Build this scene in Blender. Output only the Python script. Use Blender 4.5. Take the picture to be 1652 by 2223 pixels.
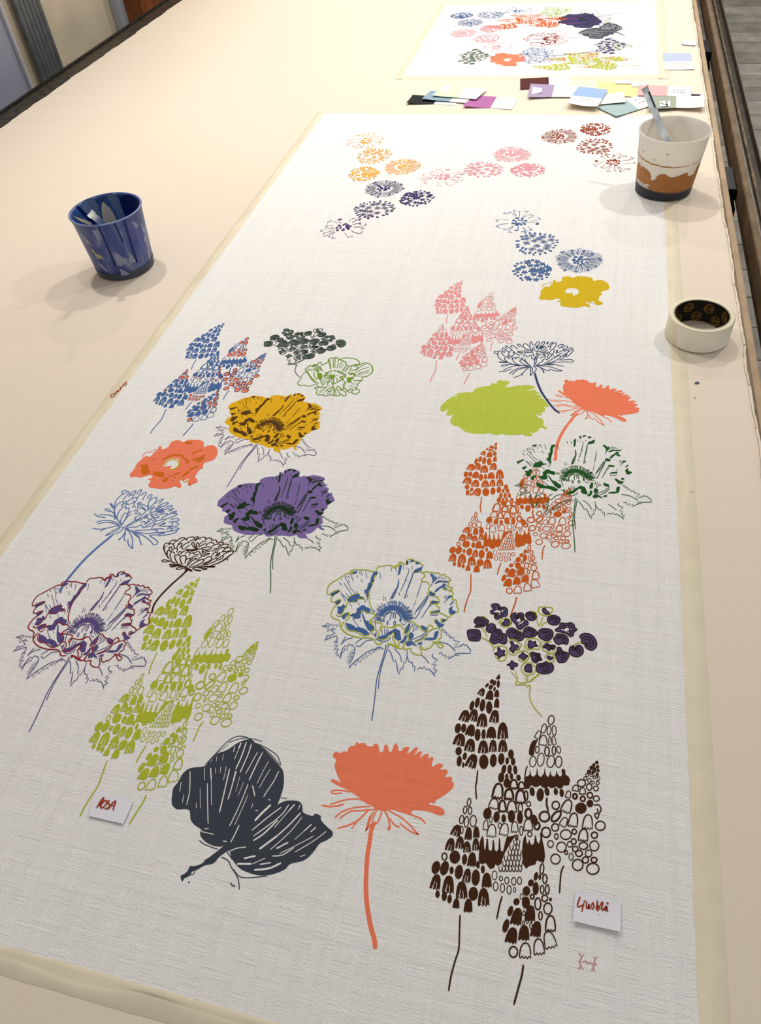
import bpy, bmesh, math, random
import numpy as np
from mathutils import Matrix, Vector
from mathutils.geometry import tessellate_polygon
random.seed(7)
for o in list(bpy.data.objects): bpy.data.objects.remove(o)
scene = bpy.context.scene
TZ = 0.80                      # table-top height above the floor (metres)
# ------------------------------------------------------------------ camera
F, CXP, CYP, CAMH = 1590.0, 826.0, 1111.5, 0.75
def _rot(p, r, a):
    cp, sp, c, s = math.cos(p), math.sin(p), math.cos(r), math.sin(r)
    f = np.array([0, cp, -sp]); u0 = np.array([0, sp, cp]); r0 = np.array([1., 0, 0])
    Rz = np.array([[math.cos(a), -math.sin(a), 0], [math.sin(a), math.cos(a), 0], [0, 0, 1]])
    return Rz @ (c*r0 + s*u0), Rz @ (-s*r0 + c*u0), Rz @ f
RR, UU, FF = _rot(math.radians(47.5258), math.radians(-6.4568), math.radians(18.05))
cam = bpy.data.cameras.new('camera'); cam_o = bpy.data.objects.new('camera', cam)
scene.collection.objects.link(cam_o); scene.camera = cam_o
cam.sensor_fit = 'VERTICAL'; cam.sensor_height = 36.0; cam.lens = 36.0*F/2223.0
cam.clip_start = 0.01; cam.clip_end = 60
M = Matrix.Identity(4)
for i in range(3):
    M[i][0], M[i][1], M[i][2] = RR[i], UU[i], -FF[i]
M[2][3] = TZ + CAMH
cam_o.matrix_world = M
# ------------------------------------------------------------------ world, lamps, exposure
w = bpy.data.worlds.new('world'); scene.world = w; w.use_nodes = True
w.node_tree.nodes['Background'].inputs[0].default_value = (1.0, 0.985, 0.965, 1)
w.node_tree.nodes['Background'].inputs[1].default_value = 0.43
def lamp(name, loc, size, power, col=(1, 0.95, 0.88), rotz=0):
    l = bpy.data.lights.new(name, 'AREA'); l.shape = 'RECTANGLE'; l.size, l.size_y = size
    l.energy = power; l.color = col
    o = bpy.data.objects.new(name, l); scene.collection.objects.link(o)
    o.location = loc; o.rotation_euler = (0, 0, rotz)
    return o
for lx, ly, lp in ((.92, 2.30, 14), (-.30, 2.55, 15), (-1.25, 1.75, 12), (-.62, 1.42, 3), (-1.2, 4.0, 24), (.6, 4.1, 21), (-.3, 6.2, 22)):
    lamp('ceiling_spot_lamp', (lx, ly, TZ+1.8), (.07, .07), lp, (1, .957, .905))
scene.view_settings.view_transform = 'Standard'; scene.view_settings.look = 'None'
scene.view_settings.exposure = 0.0; scene.view_settings.gamma = 1.0
scene.view_settings.use_curve_mapping = False
# ------------------------------------------------------------------ helpers
def P(px, py, z=0.0):
    d = (px-CXP)/F*RR - (py-CYP)/F*UU + FF
    t = (z-CAMH)/d[2]
    return np.array([d[0]*t, d[1]*t])
def PX(px, py, X):
    d = (px-CXP)/F*RR - (py-CYP)/F*UU + FF
    t = X/d[0]
    return d[0]*t, d[1]*t, CAMH + d[2]*t
def lin(c):
    return tuple((x/255/12.92 if x/255 <= 0.04045 else ((x/255+0.055)/1.055)**2.4) for x in c)
MATS = {}
def nd(nt, t, **kw):
    n = nt.nodes.new(t)
    for k, v in kw.items(): setattr(n, k, v)
    return n
def weave_group():
    g = bpy.data.node_groups.new('weave', 'ShaderNodeTree')
    g.interface.new_socket('Height', in_out='OUTPUT', socket_type='NodeSocketFloat')
    out = nd(g, 'NodeGroupOutput'); L = g.links.new
    geo = nd(g, 'ShaderNodeNewGeometry')
    def noise(sx, sy, det=1.0):
        m = nd(g, 'ShaderNodeMapping'); m.inputs['Scale'].default_value = (sx, sy, 0)
        L(geo.outputs['Position'], m.inputs['Vector'])
        n = nd(g, 'ShaderNodeTexNoise'); n.inputs['Scale'].default_value = 1; n.inputs['Detail'].default_value = det
        L(m.outputs[0], n.inputs['Vector']); return n.outputs['Fac']
    def math_(op, a, b=None):
        n = nd(g, 'ShaderNodeMath', operation=op)
        for i, x in enumerate((a, b)):
            if x is None: continue
            if isinstance(x, (int, float)): n.inputs[i].default_value = x
            else: L(x, n.inputs[i])
        return n.outputs[0]
    h1 = noise(14, 520, 2); h2 = noise(460, 13, 2)
    bx = noise(46, .001, 0); by = noise(.001, 38, 0)
    mk = math_('ABSOLUTE', math_('SUBTRACT', math_('GREATER_THAN', bx, .52), math_('GREATER_THAN', by, .5)))
    mx = nd(g, 'ShaderNodeMix'); L(mk, mx.inputs[0]); L(h1, mx.inputs[2]); L(h2, mx.inputs[3])
    fine = noise(800, 620, 0)
    wide = math_('ADD', noise(3, 150, 0), noise(120, 3, 0))
    s = math_('ADD', math_('MULTIPLY', mx.outputs[0], 0.75), math_('ADD', math_('MULTIPLY', fine, 0.45), math_('MULTIPLY', math_('SUBTRACT', wide, 1.0), .3)))
    L(s, out.inputs[0]); return g
WEAVE = weave_group()
def mat(name, col, rough=0.8, weave=0.0, var=0.0, vscale=60, metal=0.0, spec=0.25, bump=0.0, col2=None, trans=0.0):
    """procedural material; col is an sRGB 0-255 triple"""
    if name in MATS: return MATS[name]
    m = bpy.data.materials.new(name); m.use_nodes = True; nt = m.node_tree; L = nt.links.new
    b = nt.nodes['Principled BSDF']; c = lin(col)
    b.inputs['Base Color'].default_value = (*c, 1); b.inputs['Roughness'].default_value = rough
    b.inputs['Metallic'].default_value = metal; b.inputs['Specular IOR Level'].default_value = spec
    if trans: b.inputs['Subsurface Weight'].default_value = trans; b.inputs['Subsurface Radius'].default_value = (.02, .02, .02); b.inputs['Subsurface Scale'].default_value = .3
    geo = nd(nt, 'ShaderNodeNewGeometry')
    if weave:
        g = nd(nt, 'ShaderNodeGroup'); g.node_tree = WEAVE
        bp = nd(nt, 'ShaderNodeBump'); bp.inputs['Strength'].default_value = weave; bp.inputs['Distance'].default_value = 0.0011
        L(g.outputs[0], bp.inputs['Height']); L(bp.outputs[0], b.inputs['Normal'])
        rp = nd(nt, 'ShaderNodeMapRange'); rp.inputs[1].default_value = .35; rp.inputs[2].default_value = .95
        rp.inputs[3].default_value = 1-.085*weave; rp.inputs[4].default_value = 1+.06*weave
        L(g.outputs[0], rp.inputs[0])
        mx = nd(nt, 'ShaderNodeVectorMath', operation='SCALE'); mx.inputs[0].default_value = c
        L(rp.outputs[0], mx.inputs['Scale']); L(mx.outputs[0], b.inputs['Base Color'])
    elif var or bump:
        n = nd(nt, 'ShaderNodeTexNoise'); n.inputs['Scale'].default_value = vscale; n.inputs['Detail'].default_value = 5
        L(geo.outputs['Position'], n.inputs['Vector'])
        r = nd(nt, 'ShaderNodeValToRGB'); r.color_ramp.elements[0].position = .35; r.color_ramp.elements[1].position = .68
        r.color_ramp.elements[0].color = (*[x*(1-var) for x in c], 1)
        r.color_ramp.elements[1].color = (*(lin(col2) if col2 else [min(1, x*(1+var)) for x in c]), 1)
        L(n.outputs['Fac'], r.inputs[0]); L(r.outputs[0], b.inputs['Base Color'])
        if bump:
            bp = nd(nt, 'ShaderNodeBump'); bp.inputs['Strength'].default_value = bump; bp.inputs['Distance'].default_value = .002
            L(n.outputs['Fac'], bp.inputs['Height']); L(bp.outputs[0], b.inputs['Normal'])
    MATS[name] = m; return m
def link(name, me, mats, parent=None):
    o = bpy.data.objects.new(name, me); scene.collection.objects.link(o)
    for m in (mats if isinstance(mats, (list, tuple)) else [mats]): me.materials.append(m)
    if parent: o.parent = parent
    return o
def tag(o, label=None, cat=None, group=None, kind=None):
    if label: o['label'] = label
    if cat: o['category'] = cat
    if group: o['group'] = group
    if kind: o['kind'] = kind
    return o
def pyd(name, V, Fc, mats, parent=None, idx=None, smooth=False):
    me = bpy.data.meshes.new(name); me.from_pydata([tuple(map(float, v)) for v in V], [], Fc)
    o = link(name, me, mats, parent)
    if idx is not None: me.polygons.foreach_set('material_index', idx)
    if smooth: me.polygons.foreach_set('use_smooth', [True]*len(me.polygons))
    me.update(); return o
def box(name, lo, hi, m, parent=None, bev=0.0):
    bm = bmesh.new(); bmesh.ops.create_cube(bm, size=1)
    for v in bm.verts:
        v.co = Vector([(lo[i]+hi[i])/2 + v.co[i]*(hi[i]-lo[i]) for i in range(3)])
    if bev: bmesh.ops.bevel(bm, geom=bm.edges[:], offset=bev, segments=2, affect='EDGES')
    me = bpy.data.meshes.new(name); bm.to_mesh(me); bm.free(); return link(name, me, m, parent)
def lathe(name, prof, m, parent=None, n=72, loc=None, smooth=True):
    V = []; Fc = []
    for r, z in prof:
        for k in range(n):
            t = 2*math.pi*k/n; V.append((r*math.cos(t), r*math.sin(t), z))
    for i in range(len(prof)-1):
        for k in range(n):
            Fc.append((i*n+k, i*n+(k+1) % n, (i+1)*n+(k+1) % n, (i+1)*n+k))
    o = pyd(name, V, Fc, m, parent, smooth=smooth)
    if loc: o.location = loc
    return o
def empty(name, loc=(0, 0, 0)):
    o = bpy.data.objects.new(name, None); scene.collection.objects.link(o); o.location = loc; return o
def prism(name, poly, z0, z1, m, parent=None):
    """extruded polygon (list of xy), z0..z1 may be per-vertex callables"""
    n = len(poly); f0 = z0 if callable(z0) else (lambda x, y: z0); f1 = z1 if callable(z1) else (lambda x, y: z1)
    V = [(x, y, f0(x, y)) for x, y in poly] + [(x, y, f1(x, y)) for x, y in poly]
    Fc = [tuple(range(n-1, -1, -1)), tuple(range(n, 2*n))] + [(i, (i+1) % n, n+(i+1) % n, n+i) for i in range(n)]
    a = sum(poly[i][0]*poly[(i+1) % n][1]-poly[(i+1) % n][0]*poly[i][1] for i in range(n))
    if a < 0: Fc = [f[::-1] for f in Fc]
    return pyd(name, V, Fc, m, parent)
# ------------------------------------------------------------------ traced screens (pixel frames: @x0 y0 scale)
FOX = """@900 1440 3.671
q 683 78 672 92 660 100 655 112 643 122 655 128 668 130 680 125 684 110 678 100
e 617 145 16 18 40;e 637 158 12 22 25;e 667 165 12 30 3;e 577 175 10 20 40;e 607 190 16 20 35;e 637 205 9 18 10
b 535 230 50 65 25 1;b 600 255 58 80 10 0;b 655 242 38 60 8 0
e 457 337 17 40 15;e 500 313 18 42 12;e 541 335 21 50 8;e 594 352 25 50 2;b 655 318 40 80 5 0
b 400 420 75 95 18 1;b 470 415 70 100 15 1;b 540 455 80 110 5 1;b 638 425 72 105 8 1
e 345 518 24 40 10;e 391 517 20 35 5;b 447 535 70 95 15 0;e 502 570 23 48 3;e 550 565 16 40 2;b 612 553 75 95 3 0;b 703 540 82 135 0 1
b 360 610 90 100 15 1;b 443 655 80 105 10 1;b 547 668 78 105 2 1;b 625 660 60 100 3 1;b 703 660 70 100 0 1
e 351 700 25 33 5;e 400 740 16 30 10;b 458 780 85 115 20 1;e 551 785 37 58 0;e 627 775 27 52 3;e 691 762 25 46 3;e 356 780 20 42 5;e 388 810 9 22 5
s 9 503 855 495 935 487 990 493 1080
e 768 725 22 38 0;e 738 778 14 28 5;e 785 783 18 30 0;e 711 845 18 38 12;e 757 845 17 37 3;e 802 850 16 36 -5;e 690 910 24 40 5;e 735 905 13 25 0;e 772 900 13 25 0;e 828 912 17 25 -10;e 737 955 28 38 0
B 790 965 60 75 0 13;B 852 975 50 60 -10 11;B 665 1020 80 125 8 14;B 752 1045 70 85 0 15;B 843 1065 75 110 0 15;o 888 1055 14 38 0 9
B 632 1120 75 85 10 7;B 700 1140 55 95 0 13;B 775 1145 75 100 0 9;B 843 1150 35 70 0 7;o 908 1122 16 20 0 7
e 580 1197 33 45 10;e 653 1225 25 45 5;e 710 1237 18 33 0;e 772 1220 28 50 0;e 840 1230 23 50 0;o 907 1198 24 38 0 15;e 955 1250 25 45 -15;o 975 1295 22 30 0 13
B 567 1290 40 85 5 5;o 607 1245 12 25 0 4;B 615 1335 72 105 5 6;o 679 1292 13 22 0 5;B 715 1325 70 100 10 6;B 798 1305 55 90 0 6;o 850 1335 12 38 0 5;B 905 1290 72 100 0 7;o 918 1362 17 20 0 6;o 1047 1347 35 40 0 10
q 520 1420 540 1370 550 1400 555 1480 562 1490 570 1440 575 1395 585 1400 590 1480 605 1500 618 1480 622 1410 632 1410 640 1490 655 1500 668 1480 672 1400 680 1390 688 1495 705 1500 718 1440 735 1380 760 1380 800 1370 820 1360 785 1400 760 1440 720 1510 700 1560 690 1600 660 1615 645 1600 632 1630 600 1640 580 1610 565 1590 545 1600 520 1595 510 1560
q 860 1440 870 1390 885 1365 893 1430 905 1440 912 1400 925 1440 940 1450 952 1430 958 1380 965 1365 975 1420 990 1440 1003 1400 1000 1350 1015 1350 1020 1420 1033 1470 1040 1540 1030 1590 1000 1580 975 1570 960 1605 930 1610 905 1620 890 1640 865 1600 855 1520
net 822 1360 5
o 637 1690 20 36 0 4;o 688 1715 13 19 0 5;o 735 1730 17 27 0 5;o 790 1737 17 31 0 5;o 836 1733 17 29 0 5;o 646 1777 19 35 0 5;o 700 1790 17 35 0 5;o 753 1805 17 34 0 5;o 797 1805 9 19 0 4
s 10 697 1860 678 1925 655 2035
o 1088 452 24 37 10 6;o 1030 520 18 38 15 5;o 1071 535 15 37 3 5;o 1112 535 16 40 -5 5;B 985 570 40 70 25 5
p 968 610 985 600 970 640 955 690 950 730 915 730 912 690 925 645 945 615
B 1025 615 65 85 5 6;B 1078 620 22 75 0 5;B 1110 615 30 75 -10 5;o 978 688 15 28 8 6;o 1055 702 18 37 0 8;o 1110 695 14 35 0 7;o 1148 688 15 30 -10 5;o 942 783 26 43 5 5;o 1005 768 27 53 8 5;o 1085 783 30 48 10 6;o 1148 785 26 45 3 6
q 870 990 875 905 900 900 915 890 918 850 930 895 950 905 970 880 976 825 985 890 1005 908 1030 880 1038 825 1045 885 1060 908 1075 890 1081 850 1088 890 1110 905 1125 890 1130 850 1140 885 1160 905 1175 890 1170 850 1185 840 1200 850 1203 890 1225 900 1240 930 1230 970 1205 975 1190 970 1175 995 1150 1000 1130 980 1115 990 1085 995 1065 980 1045 1000 1015 985 1000 970 980 985 955 985 930 970 910 1000 880 1000
s 7 898 820 885 860 877 930
e 937 1023 20 36 -8;e 1001 1048 29 52 3;e 1055 1022 19 35 -10;e 1125 1022 16 28 -5;e 1172 1033 17 33 -5
s 12 1055 1075 1052 1120 1065 1180
e 1452 790 14 14 0;e 1428 812 12 15 0;e 1458 825 13 14 0;e 1410 833 16 17 0;e 1435 850 14 22 0;e 1463 855 11 14 0;e 1390 865 16 18 0;e 1420 870 12 14 0;e 1455 888 12 16 0
o 1375 890 12 12 0 5;o 1408 893 9 10 0 5;o 1432 908 10 12 0 5;o 1465 918 12 14 0 4;o 1360 918 12 14 0 5;o 1393 933 14 16 0 5;o 1422 950 10 12 0 4;o 1458 953 13 14 0 5;o 1330 955 32 28 0 7;o 1392 985 22 26 0 7;o 1445 997 20 20 0 6
B 1283 995 50 50 10 6;B 1338 1018 50 55 0 7;B 1225 1045 40 60 10 6;o 1278 1060 16 20 0 13;o 1340 1080 18 20 0 11;o 1397 1052 21 23 0 9;o 1448 1078 24 22 0 7;e 1397 1118 27 30 0;e 1325 1155 46 44 0
o 1125 1132 29 32 0 9;B 1215 1140 80 110 20 9;s 8 1430 1130 1470 1130 1485 1165 1470 1200 1455 1240 1435 1205 1460 1190 1455 1160
o 1035 1222 40 40 0 12;o 1128 1220 26 50 40 12;B 1190 1265 55 80 25 6;B 1265 1250 75 115 10 9;B 1380 1265 80 120 5 8;o 1480 1295 39 37 0 8
o 1120 1308 28 30 0 8;o 1130 1380 14 22 0 7;o 1205 1365 43 39 0 7;o 1272 1342 18 20 0 8;B 1345 1370 75 100 5 9;o 1433 1370 24 25 0 9
o 1083 1440 23 27 0 6;o 1170 1465 38 40 0 7;o 1208 1508 12 15 0 7;o 1237 1443 20 22 0 6;o 1268 1420 20 22 0 8;o 1280 1480 22 22 0 8;o 1345 1455 34 29 0 8;o 1432 1455 36 40 0 7;o 1310 1515 27 24 0 8;o 1387 1515 26 28 0 6;o 1247 1542 17 28 0 5;o 1362 1567 24 25 0 8;o 1430 1567 23 21 0 9;o 1123 1560 38 40 0 7;o 1300 1607 42 45 0 8;o 1420 1638 49 44 0 8
s 9 1187 1617 1168 1665 1160 1745 1155 1830
o 434 1107 14 32 8 6;o 403 1168 14 30 8 6;o 442 1175 14 30 3 6;o 375 1245 17 33 8 6;o 413 1263 17 44 5 6;o 467 1257 25 45 3 6
b 335 1333 75 95 20 1;o 377 1327 10 30 0 5;b 430 1358 55 105 5 0;b 492 1347 50 95 0 0;b 285 1445 70 105 12 1;b 362 1430 65 100 5 1;b 418 1465 60 90 0 1;b 488 1445 55 100 0 1
o 238 1540 20 28 0 8;e 321 1545 42 52 3;e 398 1563 20 42 5;b 458 1565 68 115 5 0;e 505 1605 14 30 0
e 170 1627 33 52 15;e 238 1633 33 58 15;e 295 1650 16 30 3;e 353 1663 32 57 8;b 418 1693 62 115 10 1;e 487 1708 33 65 3;e 544 1642 15 32 0;b 575 1730 75 120 0 0
b 170 1743 78 125 12 1;b 270 1765 88 145 5 1;b 375 1810 88 140 0 1;e 468 1837 38 55 3;b 550 1865 88 145 0 1
e 183 1840 17 30 3;e 237 1858 20 36 3;e 279 1878 17 35 5;b 332 1915 52 80 5 0;b 428 1933 66 110 3 0
s 10 362 2008 358 2135 352 2275 325 2365 290 2495 272 2607
o 1014 1640 15 43 5 8;e 967 1698 16 35 12;e 997 1705 10 22 0;o 1038 1718 17 36 0 8;e 927 1750 22 28 20;e 965 1795 24 52 3;o 1016 1803 14 34 0 7;o 1057 1802 15 37 0 8;e 891 1815 30 38 3;o 937 1860 15 18 0 9;o 853 1858 13 22 0 4;e 887 1907 32 48 0;o 1037 1872 23 26 0 8;e 1083 1882 11 14 0
e 812 1900 24 28 15;o 982 1917 24 47 0 9;o 1062 1955 33 45 0 8;e 763 1975 20 42 15;b 815 2020 85 140 12 0;o 872 1992 10 20 0 5;b 922 1995 80 130 5 0;o 1003 2012 14 32 0 8;e 727 2092 24 55 15;o 868 2070 9 16 0 5;o 897 2060 8 14 0 4;o 927 2092 10 28 0 5
b 970 2120 80 130 10 0;B 1083 2075 80 130 0 10;b 775 2170 90 130 12 0;b 872 2150 85 125 3 0;B 1075 2205 95 140 -15 7;o 787 2300 33 43 0 9;B 882 2290 90 125 3 8;B 990 2260 85 130 -5 8
s 12 866 2407 855 2485 825 2595 792 2717
"""
POP = """@690 1205 9.178
q 680 345 700 330 780 320 795 335 760 370 720 382
q 1110 345 1190 330 1190 375 1150 400 1120 450 1110 520 1080 580 1050 660 1025 720 1015 830 985 835 975 780 920 705 975 680 1000 600 990 575 1040 550 1055 480 1065 430 1090 390
q 245 780 330 740 420 705 435 725 370 770 310 800 290 840
q 335 940 400 905 460 900 440 940 390 980 370 990
q 595 920 610 860 660 815 750 780 820 770 830 835 890 840 915 860 850 870 780 895 765 935 690 930 640 935
q 380 1030 480 1020 500 975 560 1020 530 1060 500 1130 470 1180 400 1165 385 1140 405 1090
q 470 1215 540 1170 610 1150 620 1170 560 1220 530 1280 490 1270
q 640 1210 680 1180 750 1170 780 1110 770 1075 840 1030 860 1005 930 1000 950 1030 1030 1060 1055 1100 1030 1150 970 1140 900 1105 860 1115 850 1160 850 1250 800 1270 720 1270 690 1225
q 870 1160 890 1150 950 1300 1020 1330 1060 1390 1115 1430 1110 1490 1060 1525 1000 1490 960 1430 920 1330
q 560 1350 640 1370 720 1410 760 1450 820 1435 900 1460 960 1490 1030 1560 960 1600 900 1580 850 1540 780 1520 700 1500 640 1510 580 1450
q 1190 1640 1260 1615 1340 1600 1400 1540 1500 1490 1540 1460 1640 1530 1660 1690 1600 1700 1520 1640 1540 1570 1500 1540 1430 1590 1370 1650 1270 1690 1210 1680
l 6 535 430 640 620;l 6 520 555 680 795;l 6 640 640 740 760;l 7 460 750 550 920;l 7 470 765 590 880;l 6 555 765 615 830;l 8 430 540 470 605;l 8 660 390 710 530;l 7 560 420 580 450;l 8 605 410 630 470;l 7 610 510 635 545;l 7 860 310 890 410;l 7 955 335 980 450;l 7 865 490 885 550;l 8 830 340 845 385;l 7 780 405 795 440;l 9 470 480 480 500;l 6 1230 335 1255 465;l 8 1470 250 1470 320;l 8 1560 260 1560 330;l 7 770 720 785 760;l 8 930 740 980 830;l 10 980 840 985 900;l 7 935 880 945 940;l 6 800 940 830 1005;l 4 630 970 685 1035;l 8 690 1260 820 1440;l 9 840 1300 860 1320
s 10 1610 490 1595 600 1560 700 1520 810 1480 870;l 8 1550 670 1500 780;l 8 1510 740 1460 850;l 8 1480 800 1440 890;l 9 1305 900 1305 790 1345 900 1350 840
l 10 1090 1080 1120 1140;l 8 1070 1100 1085 1140;l 8 1130 1100 1140 1130
l 8 1085 1305 1155 1290 1145 1330 1155 1470;l 8 1330 1460 1330 1600;l 8 1370 1480 1360 1590;l 8 1400 1480 1395 1560;l 10 1270 1500 1290 1610;l 12 1090 1560 1130 1590;s 7 1130 1620 1165 1540 1150 1640;s 8 1150 1670 1220 1700 1290 1735 1370 1710 1420 1680 1440 1640
@680 1200 4.589
q 660 630 665 590 690 570 720 545 770 525 830 530 880 555 910 585 930 620 940 650 905 668 885 645 870 610 840 585 800 575 750 580 710 600 690 635
hair 800 640 130 112
s 4 785 590 730 615 695 672;s 4 790 592 772 630 765 672;s 5 805 592 800 625 795 650;s 4 815 592 820 630 812 662;s 5 840 592 872 640 868 690;s 5 825 590 860 625 880 670;s 4 770 585 715 610 700 640
o 740 698 7 19 5 3;o 811 700 9 19 5 4;o 700 675 7 14 0 3;o 677 677 6 12 0 3;o 655 668 6 12 0 3;o 640 665 5 10 0 2;o 868 672 6 16 0 4
l 4 920 590 975 575;l 4 930 615 985 610;l 4 930 635 1000 640;l 4 930 650 985 660;l 4 925 660 970 685;l 4 915 665 950 690;l 4 900 672 930 700;l 4 965 640 1025 655 1010 660;l 4 935 605 990 590
@850 1205 10.106
q 170 250 235 200 215 300 185 410 160 430 130 450 150 350
q 480 360 530 310 600 285 690 245 650 350 580 370 500 385
q 465 390 485 400 440 550 390 680 340 800 300 950 275 960 310 830 370 660 430 500
e 345 170 25 40 0;q 395 150 430 115 500 115 495 140 420 165;q 520 180 540 150 620 165 600 200 540 205
l 6 380 300 375 380 330 480 290 600 240 700 200 800;l 5 325 530 320 570;l 12 165 830 180 880
s 10 155 540 150 660 110 770 60 880 0 950;l 8 90 740 40 870;l 9 40 830 10 920;l 7 660 590 620 730 570 870 555 930;l 5 535 990 470 1170;l 5 350 860 340 930
l 6 270 245 265 300;l 5 460 250 450 310;l 6 320 290 345 285;l 6 100 300 100 360
q 840 430 880 405 920 440 960 490 975 445 1000 520 960 560 900 610 880 680 865 680 890 590 905 540 870 470
l 8 1010 530 1040 470;l 8 1050 520 1070 470;l 8 1090 530 1110 480;l 8 1130 530 1145 490;l 8 1165 545 1180 510
q 945 620 1000 575 1060 555 1140 570 1240 570 1290 550 1240 600 1180 605 1080 590 1000 620 960 635
q 940 800 980 750 1050 700 1110 660 1140 620 1200 650 1190 690 1140 690 1060 740 1000 800 960 810
q 1115 715 1150 700 1220 730 1210 760 1150 750;q 820 870 840 820 870 810 960 845 930 905 830 890
s 8 820 890 700 1060 600 1180 525 1250;s 7 790 890 690 1020 560 1200 510 1300;s 8 810 920 720 1080 640 1200 590 1300 520 1390
q 855 1040 880 1010 950 1015 1030 1040 1000 1070 900 1065;l 9 860 1070 760 1220 660 1380;l 8 880 1080 840 1130;l 6 1050 1180 1065 1130
q 865 1270 880 1240 1050 1215 1055 1260 950 1270;l 8 850 1330 880 1305 910 1330 950 1310 970 1335 1020 1300
q 1240 900 1280 890 1330 900 1320 930 1260 945 1210 1000 1190 1000 1230 940;l 7 1210 885 1150 930;l 7 1215 920 1170 970;l 6 1190 1010 1150 1050;q 1340 1020 1375 1030 1290 1100 1270 1095
q 1250 1190 1290 1150 1340 1115 1330 1210 1400 1230 1410 1255 1360 1290 1300 1315 1260 1270 1260 1220
q 1110 1430 1140 1400 1200 1425 1160 1465 1120 1470
q 945 1440 990 1415 1050 1480 1100 1510 1165 1525 1120 1570 1060 1590 1020 1580 990 1520
q 280 1700 310 1600 390 1490 400 1560 380 1650 340 1710
l 14 440 1580 470 1510;l 10 470 1620 520 1520;l 8 510 1640 560 1560;l 8 550 1640 590 1580;l 12 460 1680 500 1640
q 380 1760 400 1710 440 1690 490 1750 480 1800 430 1850 390 1860 370 1810
q 640 1590 660 1535 700 1560 780 1590 780 1660 720 1660 670 1630
l 8 780 1670 650 1770 420 1870;l 12 770 1720 640 1840 500 1900
q 925 1780 950 1690 1020 1655 1035 1690 1010 1780 970 1850 920 1860 850 1870 740 1860 700 1870 760 1820 850 1815 920 1820
q 310 1940 360 1890 440 1880 480 1920 560 2000 540 2005 450 1960 400 1990 340 2000
q 550 1960 610 1920 680 1910 660 1970 600 1960;q 50 1660 90 1615 180 1660 170 1720 210 1800 200 1860 130 1870 60 1820 90 1740
q 180 1910 260 1850 290 1760 340 1780 320 1860 260 1930 200 1930;l 14 220 1500 290 1535
@690 1340 9.178
l 7 420 150 380 195 370 140 330 180 330 140 280 180 270 130 220 180 230 140 190 125 160 160 80 170 120 190 180 185 230 190 150 240 220 215 180 290 260 240 310 225 365 245 270 265 300 290 350 325 250 360 230 390 210 350 170 370 190 400 160 430 130 465 200 435 300 390 385 375
l 7 385 375 375 420 405 410 370 460 310 520 385 480 400 490 320 580 390 550 385 580 320 650 400 630 410 650 345 720 390 710 360 790 400 740 430 795
l 7 430 795 460 720 500 620 540 565 590 590 600 560 625 535 650 555 690 560 740 610;l 7 455 825 480 700 520 690 540 620 580 660 595 590
l 7 740 630 590 740 710 690 690 720 590 800 690 770 665 800 580 870 660 850 590 910 640 905 620 1000;s 7 745 615 720 740 680 840 640 910
s 7 630 1010 700 920 830 810 960 710 1080 650 1150 640 1210 590 1310 640
l 7 720 930 755 970 790 850 850 895 900 790 930 830 960 750 990 800 1030 700 1060 740 1090 680 1120 710 1140 650 1170 690 1150 620 1200 640 1220 600 1240 650
s 7 555 385 510 460 465 545;s 7 465 545 530 470 620 425 695 415;s 7 875 435 810 470 755 520;s 7 765 560 830 585 900 520 980 465 1090 455
s 10 1360 550 1330 700 1270 900 1210 1100 1165 1300 1140 1560 1105 1850 1072 2060;s 8 1400 570 1350 740 1280 950 1240 1120 1215 1300 1205 1430
@830 1340 8.26
s 7 110 580 160 660 195 780;l 7 195 780 210 805 240 765 255 830 280 970 300 1030 325 930 370 910 385 800 415 825 440 720 445 600;l 7 445 690 470 790 520 815 540 810 545 880 590 885 570 970
s 6 220 565 270 620 320 690 345 800;l 7 630 930 680 900 715 925 755 885 780 940 820 925 880 970 940 1050;l 8 940 1060 920 1010 980 960 920 930 960 850 885 855 990 760 930 740 890 690 910 655
s 6 705 680 770 740 835 825;s 7 1010 440 1120 465 1200 500 1310 605
l 8 1065 190 1095 240 1130 230 1110 280 1160 270 1150 320 1200 310 1190 350 1240 345 1210 385 1270 365 1290 420 1385 440 1275 505 1370 480 1285 550 1420 510 1440 490 1465 475 1470 515 1510 490 1530 530 1580 580 1575 650 1450 648 1310 650 1310 680 1375 685
l 8 1310 680 1210 730 1185 750 1195 690 1120 730 1140 670 1085 695 1065 635 1015 650
"""
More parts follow.
